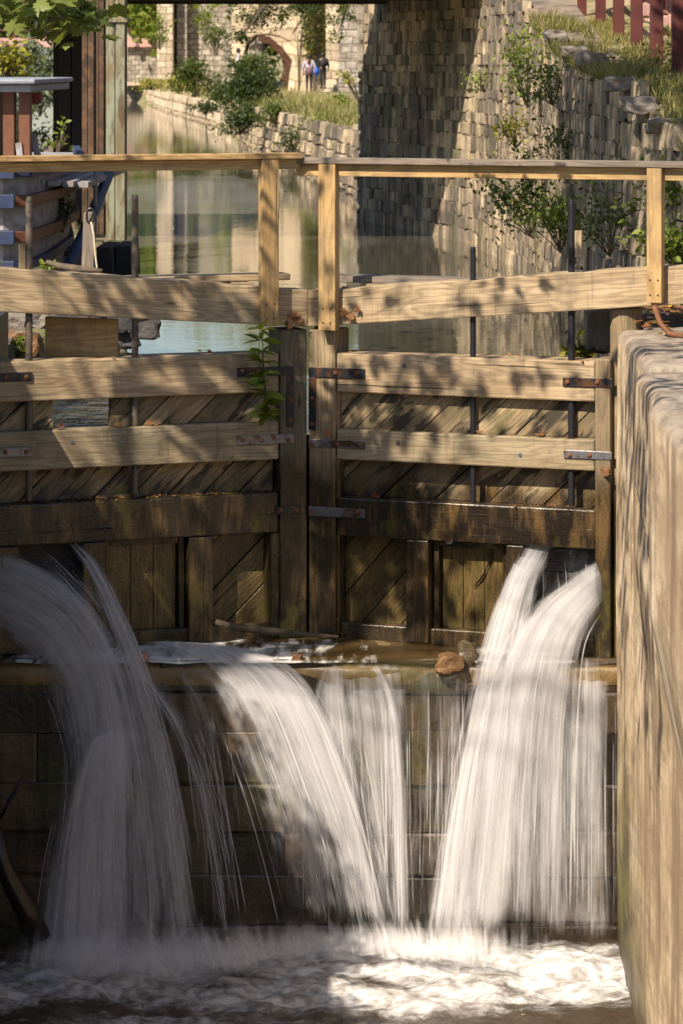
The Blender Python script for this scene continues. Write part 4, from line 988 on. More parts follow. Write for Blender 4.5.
# long wall at the back left
boxwall('long_wall', 'long grey-gold stone wall behind the far canal bank', xpx(182, 204), xpx(262, 204), 204, 206, 4.5, 15.5, M['farstone2'])
boxwall('pier', 'broad pale stone pier left of the long grey-gold wall', xpx(157, 202), xpx(173, 202), 202, 206, 4.5, 15.5, M['farstone'], 'pier')
boxwall('pier', 'narrow shaded pier against the long grey-gold wall', xpx(177, 203), xpx(187, 203), 203, 205.5, 4.5, 15.5, M['farstone2'], 'pier')
# sloping wing wall and sandy slope
mb = MB(); dd = 266
mb.prism([(xpx(118, dd), dd, 4.6), (xpx(147, dd), dd, 4.6), (xpx(138, dd), dd, zpx(48, dd)), (xpx(124, dd), dd, zpx(28, dd)), (xpx(118, dd), dd, zpx(28, dd))], (0, -1, 0), 1.5)
tag(mb.build('wing_wall', M['farstone']), 'triangular pale wing wall beside the round green tree', 'wall')
mb = MB(); vs = [(-19.5, 228, 5.2), (-12, 228, 5.3), (-14, 270, 7.0), (-24, 270, 7.0)]; mb.add(vs, [(0, 1, 2, 3)]); tag(mb.build('sandy_slope', M['path']), kind='structure')
# far left: bank wall, pink railed road bridge
rt = empty('road_bridge', (-34, 232, 5), 'distant pinkish bridge with a railing high above the left bank', 'bridge')
mb = MB(); mb.abox(-48, -17.5, 232, 236, zpx(47, 232), zpx(38, 232)); mb.build('deck', M['pinkwall'], rt)
mb = MB(); mb.abox(-48, -17.5, 232, 232.3, zpx(31, 232), zpx(29, 232)); mb.build('railing', M['redfence'], rt)
for k in range(14): mb = MB(); mb.abox(-47.5+k*2.2, -47.2+k*2.2, 232, 232.3, zpx(38, 232), zpx(31, 232)); mb.build('railing_post', M['redfence'], rt)
for k, x in enumerate((-44, -19.5)): mb = MB(); mb.abox(x, x+2.5, 232.5, 235.5, 4, zpx(47, 232)-.01); mb.build('pier', M['farstone2'], rt)

# ---- trees
def far_tree(px, d, h, rx, rz, mat, label, ncl=90, nper=60, size=.42, grp='trees beyond the far walls', sh=.5):
    x = xpx(px, d); zb = 5.0
    return tree('tree', (x, d, zb), h, (x, d, zb+h-rz*.9), (rx, rx*.8, rz), ncl, nper, size, mat, label, grp, shell=sh, trunk=.3, spread=.2)
far_tree(142, 285, 8.3, 2.6, 3.2, M['leaf'], 'round green tree between the wing wall and the broad pale pier', 90, 60, .34)
for (px, d, h, rx, rz, mt, lb) in [(95, 240, 15, 6, 6, 'leaf', 'tall tree rising behind the pinkish road bridge'), (180, 228, 14, 5, 6, 'leafbright', 'tall bright tree behind the broad pale pier'),
        (240, 222, 10, 5, 4.8, 'leaf', 'tall tree behind the long grey-gold wall'), (300, 200, 16, 5, 7, 'leafbright', 'bright tall tree behind the arched bridge'), (350, 190, 10, 5, 4.5, 'leafdark', 'dark tall tree behind the smooth pale pier'),
        (20, 250, 12, 6, 5, 'leafdark', 'dark tree at the left end of the road bridge'), (-60, 235, 12, 6, 5, 'leaf', 'tree far left beyond the road bridge'), (430, 190, 12, 6, 5, 'leaf', 'tree hidden behind the dark abutment')]:
    far_tree(px, d, h, rx, rz, M[mt], lb, 80, 60, .62)
# mid-distance bushes on the banks
def cbush(px, py, d, rx, rz, n, size, mat, label, cat='bush', nc=22, tpl=T_LF, name='bush', spread=.26, ry=None, base=None):
    c = P(px, py, d); pts, _ = clumps(c, (rx, ry or rx*.7, rz), nc, n//nc, spread, .25)
    return bush(name, base or c-Vector((0, 0, rz*1.05)), pts, size, mat, label, cat, None, tpl, 14, .02)
cbush(247, 88, 112, 1.15, 1.05, 3600, .13, M['leafdark'], 'large dense dark bush on the bank left of the walkers', nc=34)
cbush(252, 68, 113, .7, .6, 1300, .12, M['leaf'], 'upright green bush top behind the large dense dark bush', nc=18)
cbush(222, 92, 118, .5, .45, 600, .12, M['leafdark'], 'small dark bush left of the large dense bush')
cbush(198, 74, 150, 1.1, 1.0, 1500, .16, M['leaf'], 'loose green bush in front of the long wall')
cbush(176, 84, 165, 1.2, .35, 700, .15, M['leafyellow'], 'low pale weeds on the edging below the pale pier')
cbush(150, 84, 178, 1.2, .3, 600, .15, M['leafyellow'], 'low pale weeds at the left end of the far edging')
cbush(216, 36, 150, .7, .9, 420, .16, M['leaf'], 'thin creeper on the long grey-gold wall', 'creeper', name='creeper')
cbush(205, 22, 183, .8, 1.2, 420, .18, M['leafbright'], 'light creeper at the top left of the long wall', 'creeper', name='creeper')
cbush(160, 28, 182, .6, 1.2, 380, .18, M['leafbright'], 'light creeper on the broad pale pier', 'creeper', name='creeper')
cbush(240, 118, 104, .9, .5, 1300, .11, M['leafdark'], 'dark growth trailing down the bank wall under the large dense bush', 'creeper', name='creeper')
cbush(275, 112, 100, .9, .35, 900, .10, M['leaf'], 'green growth on the bank wall below the walkers', 'creeper', name='creeper')
cbush(292, 145, 90, .5, .5, 500, .09, M['leafdark'], 'dark growth on the bank wall near the handrail', 'creeper', name='creeper')
cbush(205, 108, 128, .7, .25, 500, .12, M['leafdark'], 'low dark growth on the bend of the bank', 'creeper', name='creeper')
# ivy strip
c = P(315, 30, 157); pts = np.array([(random.uniform(xpx(305, 157), xpx(327, 157))*1.0+.12*math.sin(i), 157+random.uniform(.4, .85), random.uniform(zpx(72, 157), 13)) for i in range(3400)])
bush('ivy', c-Vector((0, 0, 3)), pts, .15, M['leafyellow'], 'yellow-green ivy strip hanging behind the two walkers', 'ivy', None, T_LF, 10, .02)
pts = np.array([(random.uniform(xpx(300, 156), xpx(312, 156)), 156+random.uniform(.4, .85), random.uniform(zpx(50, 156), 13)) for i in range(1300)])
bush('ivy', c-Vector((.8, 0, 3)), pts, .15, M['leafdark'], 'dark ivy left of the yellow-green strip', 'ivy', None, T_LF, 10, .02)
# thin-leaved sapling on the near bank edge, light leaves
cbush(338, 128, 86, 1.0, .85, 1000, .11, M['leafbright'], 'loose light-leaved sapling overhanging the water left of the dark abutment', 'sapling', 24, name='sapling', spread=.2, base=P(352, 140, 87))
cbush(345, 150, 84, .7, .35, 420, .11, M['leaf'], 'lower drooping twigs of leaves beside the dark abutment', 'shrub', 14, name='shrub', base=P(356, 150, 87))
cbush(350, 78, 88, .45, .25, 150, .10, M['leafyellow'], 'pale twiggy branch beside the dark abutment', 'shrub', 8, name='shrub', base=P(362, 108, 88))
# leafy boughs hanging from above, in front of the far walls
def bough(pts, cl, label, mat, size, ncl, nper, name='branch', ax=.5):
    t = empty(name, pts[0], label, 'branch'); b = MB(); b.tube(pts, [.06, .045, .03, .012][:len(pts)], 6)
    allp = []
    for (c, r, n) in cl:
        q, cs = clumps(c, r, ncl, n//ncl, .25, .1); allp.append(q)
        for k in cs[::2]: b.tube([pts[1], (Vector(pts[1])+Vector(k))/2+Vector((0, 0, .1)), Vector(k)], [.02, .014, .005], 5, cap=False)
    b.build('twig', M['bark'], t); leaves_mesh('foliage', np.concatenate(allp), size, mat, t, T_LF, up=1)
bough([P(300, -60, 97), P(275, -5, 96), P(255, 20, 96), P(240, 38, 95)], [(P(258, 14, 96), (1.0, .6, .55), 900), (P(244, 36, 95), (.4, .3, .3), 260), (P(300, 8, 96), (.9, .6, .3), 420)], 'dark leafy bough hanging above the arched opening', M['leafdark'], .12, 14, 20)
bough([P(380, -60, 92), P(350, -5, 92), P(343, 20, 91), P(338, 34, 91)], [(P(345, 14, 91), (.6, .5, .5), 420), (P(336, 36, 91), (.25, .2, .3), 90)], 'leafy bough hanging left of the dark abutment', M['leaf'], .11, 12, 20)
# grass on the far bank
def gp2():
    y = random.uniform(80, 175); r = interp(RB, y); x = r+.35+random.random()**1.5*3.2; 
    if random.random() < .5 and y > 125: x = r+.3+random.random()*1.0
    return (x, y, hterrain(max(x, r+.5), y)-.02)
grass(16000, gp2, .32, M['grass'], 'grass')

# ---- people
def person(px, py, d, h, label, cloth, legs, yaw=0, stride=.13, arm=.1, skirt=False, hairmat='hair', sit=False):
    base = P(px, py, d); t = empty('person', base, label, 'person'); s_ = h/1.7
    def V(x, y, z):
        c_, n_ = math.cos(yaw), math.sin(yaw); return Vector(((x*c_-y*n_)*s_, (x*n_+y*c_)*s_, z*s_))
    J = {'hip': V(0, 0, .92), 'waist': V(0, .01, 1.08), 'chest': V(0, .02, 1.30), 'neck': V(0, .02, 1.45), 'head': V(0, .0, 1.56), 'top': V(0, .01, 1.66)}
    Rr = {'hip': .135, 'waist': .115, 'chest': .135, 'neck': .052, 'head': .088, 'top': .07}; E = [('hip', 'waist'), ('waist', 'chest'), ('chest', 'neck'), ('neck', 'head'), ('head', 'top')]
    for sd, nm in ((-1, 'l'), (1, 'r')):
        J['hj'+nm] = V(sd*.09, 0, .88); J['kn'+nm] = V(sd*.09, -stride*sd*.6, .48); J['an'+nm] = V(sd*.085, stride*sd, .08); J['to'+nm] = V(sd*.10, stride*sd-.17, .03)
        J['sh'+nm] = V(sd*.17, .02, 1.39); J['el'+nm] = V(sd*(.20+arm), .05, 1.12); J['wr'+nm] = V(sd*(.20+arm*.7), -.05, .90); J['ha'+nm] = V(sd*(.20+arm*.6), -.08, .82)
        for k in range(4):
            J['f%d'%k+nm] = V(sd*(.20+arm*.6)+(k-1.5)*.018, -.09, .755+.008*abs(k-1.5)); Rr['f%d'%k+nm] = .008; E.append(('ha'+nm, 'f%d'%k+nm))
        J['th'+nm] = V(sd*(.17+arm*.6), -.11, .80); Rr['th'+nm] = .010; E.append(('ha'+nm, 'th'+nm))
        Rr.update({'hj'+nm: .095, 'kn'+nm: .062, 'an'+nm: .042, 'to'+nm: .035, 'sh'+nm: .062, 'el'+nm: .042, 'wr'+nm: .028, 'ha'+nm: .032})
        E += [('hip', 'hj'+nm), ('hj'+nm, 'kn'+nm), ('kn'+nm, 'an'+nm), ('an'+nm, 'to'+nm), ('chest', 'sh'+nm), ('sh'+nm, 'el'+nm), ('el'+nm, 'wr'+nm), ('wr'+nm, 'ha'+nm)]
    def skin(name, keys, edges, add, mat, rs=1):
        idx = {k: i for i, k in enumerate(keys)}; me = bpy.data.meshes.new(name); me.from_pydata([J[k] for k in keys], [(idx[a], idx[b]) for a, b in edges if a in idx and b in idx], [])
        o = link(name, me, mat, t); sm = o.modifiers.new('skin', 'SKIN'); sm.use_smooth_shade = True
        for k in keys:
            sv = me.skin_vertices[0].data[idx[k]]; r = (Rr[k]+add)*s_; sv.radius = (r, r*.8); sv.use_root = (k == keys[0])
        ss = o.modifiers.new('sub', 'SUBSURF'); ss.levels = ss.render_levels = 1
        return o
    keys = ['hip']+[k for k in J if k != 'hip']; skin('body', keys, E, 0, M['skin'])
    skin('shirt', ['waist', 'hip', 'chest', 'shl', 'shr', 'ell', 'elr', 'wrl', 'wrr'], E, .018, cloth)
    skin('trousers', ['hip', 'hjl', 'hjr', 'knl', 'knr', 'anl', 'anr'], E, .014, legs)
    skin('shoes', ['anl', 'tol'], E, .02, M['darkcloth'] if not skirt else M['white_cloth']); skin('shoes', ['anr', 'tor'], E, .02, M['darkcloth'] if not skirt else M['white_cloth'])
    mb = MB(); L = base; mb2 = []
    hp = J['head']+V(0, .035, .03); bm = bmesh.new(); bmesh.ops.create_icosphere(bm, subdivisions=2, radius=.115*s_)
    for v in bm.verts: v.co = Vector((v.co.x*.95, v.co.y, v.co.z*1.1))+hp
    if skirt: 
        bmesh.ops.create_cone(bm, segments=8, radius1=.05*s_, radius2=.02*s_, depth=.3*s_, cap_ends=True, matrix=Matrix.Translation(hp+V(0, .10, -.16)))
    me = bpy.data.meshes.new('hair'); bm.to_mesh(me); bm.free(); link('hair', me, M[hairmat], t, smooth=True)
    # nose, eyes, mouth on the far-turned face
    bm = bmesh.new()
    for (x, y, z, r) in ((0, -.105, 1.555, .016), (-.033, -.09, 1.58, .010), (.033, -.09, 1.58, .010), (0, -.092, 1.515, .014)):
        bmesh.ops.create_icosphere(bm, subdivisions=1, radius=r*s_, matrix=Matrix.Translation(V(x, y, z)))
    me = bpy.data.meshes.new('face'); bm.to_mesh(me); bm.free(); link('face', me, M['skin'], t)
    if skirt:
        bm = bmesh.new(); bmesh.ops.create_cone(bm, segments=14, radius1=.20*s_, radius2=.15*s_, depth=.34*s_, cap_ends=True, matrix=Matrix.Translation(V(0, .0, .96)))
        me = bpy.data.meshes.new('tunic'); bm.to_mesh(me); bm.free(); link('tunic', me, M['plaid'], t, smooth=True)
    return t, J, base
# both seen from behind, walking away: yaw = pi turns their faces up the path
p1, J1, b1 = person(309, 93, 145, 1.74, 'person in a pale lilac top and plaid tunic walking away on the towpath', M['lilac'], M['darkcloth'], math.pi, .10, .07, True)
p2, J2, b2 = person(323, 89, 149, 1.68, 'person in dark clothes walking away, right of the one in lilac', M['darkcloth'], M['darkcloth'], math.pi, -.12, .06)
p3, J3, b3 = person(239, 84, 150, 1.66, 'person in a white shirt half hidden by bushes on the far bank', M['white_cloth'], M['darkcloth'], math.pi/2, .1, .04)
def blob(name, c, r, mat, label, cat):
    bm = bmesh.new(); bmesh.ops.create_cube(bm, size=2); bmesh.ops.bevel(bm, geom=bm.edges[:], offset=.45, segments=3, affect='EDGES')
    for v in bm.verts: v.co = Vector((v.co.x*r[0], v.co.y*r[1], v.co.z*r[2]))*(1+.08*mnoise.noise(v.co*2))
    me = bpy.data.meshes.new(name); bm.to_mesh(me); bm.free(); return tag(link(name, me, mat, loc=tuple(c), smooth=True), label, cat)
blob('backpack', b2+Vector((.05, -.22, 1.20)), (.17, .11, .24), M['darkcloth'], 'dark backpack worn by the walker in dark clothes', 'backpack')
blob('bag', b2+Vector((-.31, -.02, .80)), (.13, .06, .22), M['bluebag'], 'bright blue bag hanging from the hand of the walker in dark clothes', 'bag')

# ================================================================== UPSTREAM, LEFT BANK
# background growth beyond the left bank
cbush(28, 68, 118, 1.4, 1.1, 1500, .2, M['leafdusty'], 'dusty grey-green bush far off on the left bank')
cbush(40, 92, 100, .9, .7, 900, .17, M['leafdusty'], 'low dusty bush below the far grey-green one on the left')
cbush(4, 96, 105, 1.2, 1.0, 900, .18, M['leafdusty'], 'dusty bush at the left edge above the boat roof')
cbush(8, 60, 62, .42, .55, 400, .14, M['leafyellow'], 'yellow-green bush above the boat roof at the left edge')
cbush(36, 140, 58, .5, .35, 400, .08, M['leaf'], 'weeds on the bank right of the boat roof', name='weed')
cbush(58, 132, 46, .12, .35, 60, .09, M['leafbright'], 'slim weed against the dark bridge column', name='weed')
# canal boat on its berth: hull with navy wales and white planking, wheelhouse roof
def boat():
    d0 = 36.0; rt = empty('canal_boat', (xpx(10, 37), 37, 4.2), 'old wooden canal boat with navy blue edges and white planking, seen bow on', 'boat')
    # hull bow outline in plan (x,y): flat stem facing us on the left, side turning away to the right
    def ring(z, fl):
        P_ = [(-6.6, 35.6), (-4.30, 35.2), (-4.08+fl*.0, 35.35), (-4.02+fl*.45, 37.4), (-4.10+fl*.55, 40.5), (-4.5+fl*.5, 44), (-7.5, 44.5), (-7.5, 36)]
        return [(x, y, z) for x, y in P_]
    zs = [4.15, 4.6, 4.95, 5.3, 5.75]; fl = [-.35, -.15, 0, .1, .16]; mb = MB()
    vs = []; 
    for z, f in zip(zs, fl): vs += ring(z, f)
    fs = [(i*8+j, i*8+(j+1) % 8, (i+1)*8+(j+1) % 8, (i+1)*8+j) for i in range(4) for j in range(8)]+[tuple(range(32, 40))]
    mb.add(vs, fs); mb.build('hull', M['whitepaint'], rt)
    for k, (py, th, mt) in enumerate([(172, .07, 'bluepaint'), (201, .075, 'bluepaint'), (237, .075, 'bluepaint'), (266, .06, 'bluepaint')]):
        z = zpx(py, 35.2); f = float(np.interp(z, zs, fl)); mb = MB()
        pl = [Vector(v) for v in ring(z, f)[:6]]
        mb.box((pl[0]+pl[1])/2-Vector((0, .04, 0)), (pl[1]-pl[0], (0, 1, 0), (0, 0, 1)), ((pl[1]-pl[0]).length/2, .06, th)); mb.build('wale', M['brownpaint'] if k in (1, 2) else M['greypaint'], rt, bevel=.012)
        mb = MB()
        for a, b in zip(pl[1:5], pl[2:6]):
            dd_ = (b-a).normalized(); nrm = Vector((dd_.y, -dd_.x, 0)); mb.box((a+b)/2+nrm*.035, (dd_, nrm, (0, 0, 1)), ((b-a).length/2+.02, .05, th*.8))
        mb.build('side_wale', M['brownpaint'] if k in (1, 2) else M['bluepaint'], rt, bevel=.012)
        mb = MB(); mb.box(pl[1]+Vector((-.02, -.11, 0)), ((1, 0, 0), (0, 1, 0), (0, 0, 1)), (.16, .05, th*1.02)); mb.build('wale_cap', M['bluepaint'], rt, bevel=.01)
    # sheer plank sweeping up to the right
    mb = MB(); mb.tube([(-3.9, 36, 4.35), (-3.72, 36.6, 4.7), (-3.62, 38, 5.15), (-3.58, 40, 5.6)], .07, 8); mb.build('sheer_strake', M['bluepaint'], rt, smooth=True)
    mb = MB(); mb.tube([(-3.66, 38.2, 4.3), (-3.60, 38.3, 5.0), (-3.58, 38.3, 5.75)], .03, 6); mb.build('stanchion', M['whitepaint'], rt)
    mb = MB()
    for i in range(5):      # planked deck slope
        mb.abox(-4.25+i*.14, -4.13+i*.14, 36.0+i*.3, 43.5, 5.62-i*.02, 5.68-i*.02)
    mb.build('deck', M['whitepaint'], rt)
    # cabin with brown posts and grey roof
    for x in (-4.70, -4.52, -4.34): mb = MB(); mb.abox(x, x+.13, 37.0, 37.2, 5.6, zpx(90, 37), grain=2); mb.build('cabin_post', M['brownpaint'], rt, bevel=.01)
    mb = MB(); mb.abox(-6.5, -4.72, 37.1, 40, 5.6, zpx(92, 37)); mb.build('cabin', M['brownpaint'], rt)
    mb = MB(); mb.abox(-6.7, -4.17, 36.8, 41, zpx(92, 37), zpx(84, 37)); mb.abox(-6.8, -4.12, 36.7, 41, zpx(83.9, 37), zpx(79, 37)); mb.build('roof', M['greypaint'], rt, bevel=.02)
    mb = MB(); mb.abox(-4.25, -4.12, 37.3, 37.5, zpx(104, 37), zpx(93, 37)); mb.build('lamp_box', M['redpaint'], rt, bevel=.01)
    mb = MB(); mb.box((-4.13, 37.4, 5.75), ((1, 0, .25), (0, 1, 0), (-.25, 0, 1)), (.035, .03, .42)); mb.build('white_brace', M['whitepaint'], rt)
    mb = MB(); mb.box((-4.30, 37.0, 5.70), ((1, 0, .12), (0, 1, 0), (-.12, 0, 1)), (.035, .03, .36)); mb.build('white_brace', M['whitepaint'], rt)
boat()
# timber landing with tarred planks
mb = MB()
for k in range(4): mb.abox(xpx(52, 44), xpx(84, 44), 43+k*.5, 43.45+k*.5, zpx(247+k*-1.5, 44)-.15, zpx(250-k*2.2, 44)-.01)
for k in range(4): mb.abox(xpx(52, 43)+k*.01, xpx(86, 43), 42.9-k*.06, 42.96-k*.06, zpx(255+k*6, 43), zpx(250+k*6, 43))
tag(mb.build('landing', M['blackwood'], bevel=.01), 'dark tarred timber landing at the foot of the bridge columns', 'landing')
for i, (a, b, c_, e) in enumerate([(96, 112, 247, 268), (114, 131, 246, 272)]):
    mb = MB(); dd = 40.5+i*.2; mb.prism([P(a, c_, dd), P(b, c_, dd), P(b+2, e+8, dd), P(a+2, e+8, dd)], (0, -1, 0), 1.2, gd=(0, 0, 1))
    tag(mb.build('timber_block', M['blackwood'], bevel=.02), ['dark timber block right of the ringed post', 'dark timber block next to the right rod'][i], 'timber block')
# ringed mooring post and its rope
pr = empty('mooring_post', P(87, 272, 30), 'weathered grey post with an iron ring and a rope', 'post')
mb = MB(); a = P(82, 290, 30); mb.prism([P(80, 300, 30), P(93, 300, 30), P(95, 216, 30), P(91, 212, 30), P(83.5, 213, 30)], (0, -1, 0), .14, gd=(0, 0, 1)); mb.build('shaft', M['greywood'], pr, bevel=.01)
mb = MB(); c = P(90.5, 216, 29.95); mb.tube([c+Vector((math.cos(t)*.035, 0, math.sin(t)*.07)) for t in np.linspace(0, 2*math.pi, 17)], .012, 6, cap=False); mb.build('ring', M['iron'], pr)
mb = MB(); mb.tube([P(91, 222, 29.9), P(94, 236, 29.88), P(95, 252, 29.85), P(97, 268, 29.8), P(99, 300, 29.8)], .010, 6); tag(mb.build('rope', M['rope'], smooth=True), 'pale rope hanging from the ringed grey post', 'rope')
# light board behind the gap, rough stone and dark rubble at the left
mb = MB(); mb.prism([P(45, 396, 24.67), P(118, 397, 24.67), P(118, 319, 24.67), P(45, 317, 24.67)], (0, -1, 0), .05, gd=(1, 0, 0))
tag(mb.build('board', M['newwood'], bevel=.006), 'light yellow board standing behind the left gate between two rods', 'board')
for i, (px, py, d_, r, mt) in enumerate([(8, 330, 27, .26, 'rock'), (22, 345, 26.8, .22, 'brownrock'), (-6, 352, 26.7, .25, 'rock'), (34, 318, 28, .18, 'rock')]):
    tag(rock(P(px, py, d_), r, M[mt], 7+i*2.7, sq=(1, .8, .7)), ['pale stone behind the left end of the left gate', 'brown stone under the pale one at the left gate', 'large stone at the left edge of the left gate', 'small grey stone behind the left rod'][i], 'rock')
for i in range(14):
    px = 66+i*6+random.uniform(-4, 4); py = 322+random.uniform(-6, 22)
    tag(rock(P(px, py, 32.5-abs(i-7)*.1+random.uniform(-.5, .5)), random.uniform(.1, .22), M['blackwood'], i*1.7, 'rubble_block', sq=(1.2, 1, .7)), 'dark wet rubble piled behind the light board', 'rubble block', 'dark rubble behind the left gate')
cbush(18, 346, 26.4, .10, .07, 60, .06, M['leafbright'], 'small green plant beside the left rod foot', 'plant', 6, name='plant')
cbush(42, 268, 33, .16, .07, 60, .07, M['leafbright'], 'small bright plant on the bank just above the left beam', 'plant', 6, name='plant')
cbush(62, 205, 38, .2, .3, 120, .08, M['leafdusty'], 'pale spindly weed in front of the dark column', 'weed', 8, name='weed')
cbush(585, 346, 25.6, .14, .14, 170, .075, M['leafyellow'], 'bright yellow-green plant behind the right gate hinge', 'plant', 8, name='plant')
mb = MB(); mb.tube([P(47, 262, 29.5), P(60, 266, 29.4), P(78, 269, 29.2), P(102, 271, 29.1)], [.02, .03, .035, .02], 7); tag(mb.build('stick', M['bark'], smooth=True), 'crooked stick lying across the foot of the ringed post', 'stick')
# rough block at the right hinge
tag(rock(P(601, 327, 25.2), .24, M['rock'], 44, 'hinge_stone', sq=(.6, .8, 1.0)), 'rounded dark stone behind the right gate hinge post', 'stone')

# ================================================================== SMALL THINGS
# weed growing out of the mitre post
def weed(base, h, n, label):
    t = empty('gate_weed', base, label, 'weed'); st = MB(); pts = []; dirs = []
    for k in range(3):
        q = [Vector(base)]; lean = Vector((random.uniform(-.12, .12), -.12, 1)).normalized()
        for i in range(8): q.append(q[-1]+lean*(h/8)+Vector((random.uniform(-.012, .012), random.uniform(-.01, .01), 0)))
        st.tube(q, [.006*(1-i/12) for i in range(9)], 5)
        for i in range(n):
            f = random.random(); p = q[min(8, int(f*9))]; a = random.uniform(0, 2*math.pi); pts.append(tuple(p)); dirs.append((math.cos(a), math.sin(a)*.6-.2, random.uniform(-.5, .35)))
    st.build('stem', M['leaf'], t); leaves_mesh('foliage', np.array(pts), .12, M['leafbright'], t, T_LF, up=1.2, dirs=np.array(dirs))
weed(P(266, 415, 24.70), .66, 26, 'leafy green weed sprouting from the left gate beside the mitre post')
# fallen leaves lying on rails, beams and posts
def dead_leaf(p, size, label, mat, tilt=.4):
    tv, tf = T_MP; a = random.uniform(0, 6.28); c_, s_ = math.cos(a), math.sin(a); vs = []
    cu = random.uniform(.6, 1.4)
    for x, y, z in tv:
        y2 = y-.4; zz = z*2+cu*(x*x+.5*y2*y2); X = (x*c_-y2*s_)*size; Y = (x*s_+y2*c_)*size; vs.append((X, Y, zz*size+.004))
    me = bpy.data.meshes.new('fallen_leaf'); me.from_pydata(vs, [], tf); at = me.attributes.new('rnd', 'FLOAT', 'POINT'); at.data.foreach_set('value', [random.random()]*len(vs))
    o = link('fallen_leaf', me, mat, loc=tuple(p)); o.rotation_euler = (tilt+random.uniform(-.2, .2), random.uniform(-.3, .3), 0); return tag(o, label, 'fallen leaf', 'fallen leaves caught on the gates')
for (s_, px, py, n_, lb) in [(1, 345, 312, .03, 'right beam'), (1, 352, 316, .03, 'right beam'), (1, 358, 309, .03, 'right beam'), (1, 345, 288, -.05, 'right beam'), (-1, 288, 325, .02, 'left beam'), (-1, 292, 315, .02, 'left beam'), (-1, 297, 320, .02, 'left beam'),
        (1, 330, 433, .012, 'right mitre post'), (1, 298, 352, .02, 'right mitre post'), (1, 606, 472, .01, 'right heel post'), (1, 480, 432, -.05, 'middle rail of the right gate'), (1, 540, 433, -.05, 'middle rail of the right gate'),
        (1, 375, 492, -.05, 'lower rail of the right gate'), (-1, 150, 425, -.05, 'middle rail of the left gate'), (-1, 118, 427, -.05, 'middle rail of the left gate'), (-1, 60, 430, -.05, 'middle rail of the left gate'), (-1, 210, 353, -.05, 'upper rail of the left gate')]:
    u = UX(s_, px, n_); z = ZY(s_, px, py, n_)
    if n_ < 0:
        z = (Zc(352) if 'upper' in lb else Zc(420) if 'left' in lb else Zc(428) if 'middle' in lb else Zc(496))+.012
        if 'beam' in lb: z = 5.25
    dead_leaf(LP(s_, u, n_ if n_ < 0 else n_+.02, z), random.uniform(.05, .08), 'curled brown fallen leaf on the '+lb, M['dead'], .35 if n_ < 0 else 1.2)
# crumbs of leaf and bark caught on the rails
C_ = []
for s_ in (-1, 1):
    for zt, k in ((Zc(352), 60), (Zc(420 if s_ < 0 else 428), 190), (Zc(491 if s_ < 0 else 496), 90)):
        for i in range(k):
            u = random.uniform(.3, 2.25)
            if mnoise.noise(Vector((u*3, zt, s_*4))) < -.05: continue
            C_.append(tuple(LP(s_, u, random.uniform(-.12 if k > 80 else -.25, -.015), zt+.004+random.random()*.012)))
tag(leaves_mesh('leaf_crumbs', np.array(C_), .034, M['dead'], None, T_LF, up=2.5, svar=.6), 'brown crumbs of leaf and bark lying on the gate rails', 'leaf crumbs', kind='stuff')
# leaf litter on the coping under the beam
C_ = []
for i in range(1500):
    x = 1.72+random.random()*2.2; y = 23.0+random.random()**.7*3.0
    if mnoise.noise(Vector((x*2, y*2, 3)))+(.55*(y-23.6)) < .12: continue
    C_.append((x, y, ZC+.012+random.random()*.03))
o = leaves_mesh('leaf_litter', np.array(C_), .07, M['dead'], None, T_MP, up=3); tag(o, 'brown leaf litter on the coping under the right beam', 'leaf litter', kind='stuff')
o = leaves_mesh('leaf_litter', np.array(C_)[::14]+np.array([0.03, 0, .02]), .07, M['deadyellow'], None, T_MP, up=3); tag(o, 'yellow leaves among the litter on the coping', 'leaf litter', kind='stuff')
mb = MB(); a = P(654, 306, 23.4); mb.tube([a, a+Vector((.04, -.05, -.12)), a+Vector((.10, -.12, -.19)), a+Vector((.22, -.2, -.205))], .02, 6); tag(mb.build('bracket', M['rust'], smooth=True), 'rusty bent iron bracket on the coping below the right handrail post', 'bracket')
# sticks and stones on the ledge
mb = MB(); mb.tube([P(216, 622, 24.66), P(232, 627, 24.62), P(262, 630, 24.6), P(300, 634, 24.6), P(338, 637, 24.62)], [.022, .03, .028, .024, .012], 8); tag(mb.build('branch', M['bark'], smooth=True), 'wet bare branch lying along the foot of the gates', 'branch')
tag(rock(P(143, 657, 24.0), .055, M['pinkrock'], 3.3, 'pebble', (1, .8, .7)), 'pinkish stone on the ledge at the left fall', 'stone')
tag(rock(P(297, 658, 24.05), .05, M['brownrock'], 5.1, 'pebble', (1, .8, .7)), 'small round brown stone on the ledge lip', 'stone')
tag(rock(P(449, 663, 24.0), .12, M['brownrock'], 8.9, 'rock', (1.1, .8, .7)), 'yellow-brown rock at the edge left of the right fall', 'rock')
tag(rock(P(466, 655, 24.1), .12, M['wetstone'], 2.2, 'rock', (.8, .8, 1.1)), 'dark rock against the yellow-brown one on the ledge', 'rock')
mb = MB(); mb.tube([LP(1, UX(1, 487), -.16, ZY(1, 487, 544)), LP(1, UX(1, 484), -.155, ZY(1, 484, 562)), LP(1, UX(1, 477), -.155, ZY(1, 477, 578)), LP(1, UX(1, 467), -.16, ZY(1, 467, 590))], [.012, .012, .009, .004], 6); tag(mb.build('twig', M['wetbark'], smooth=True), 'thin dark twig stuck on the boarded panel of the right gate', 'twig')
# drifted trunk at lower left
mb = MB(); mb.tube([P(38, 940, 23.2), P(28, 912, 23.2), P(10, 880, 23.2), P(2, 860, 23.2), P(-6, 830, 23.2)], [.10, .085, .07, .06, .06], 10)
mb.tube([P(0, 850, 23.2), P(-4, 825, 23.2), P(10, 800, 23.2), P(26, 772, 23.2)], [.05, .03, .02, .006], 7)
tag(mb.build('driftwood', M['wetbark'], smooth=True), 'dark wet forked branch leaning out of the water at lower left', 'branch')

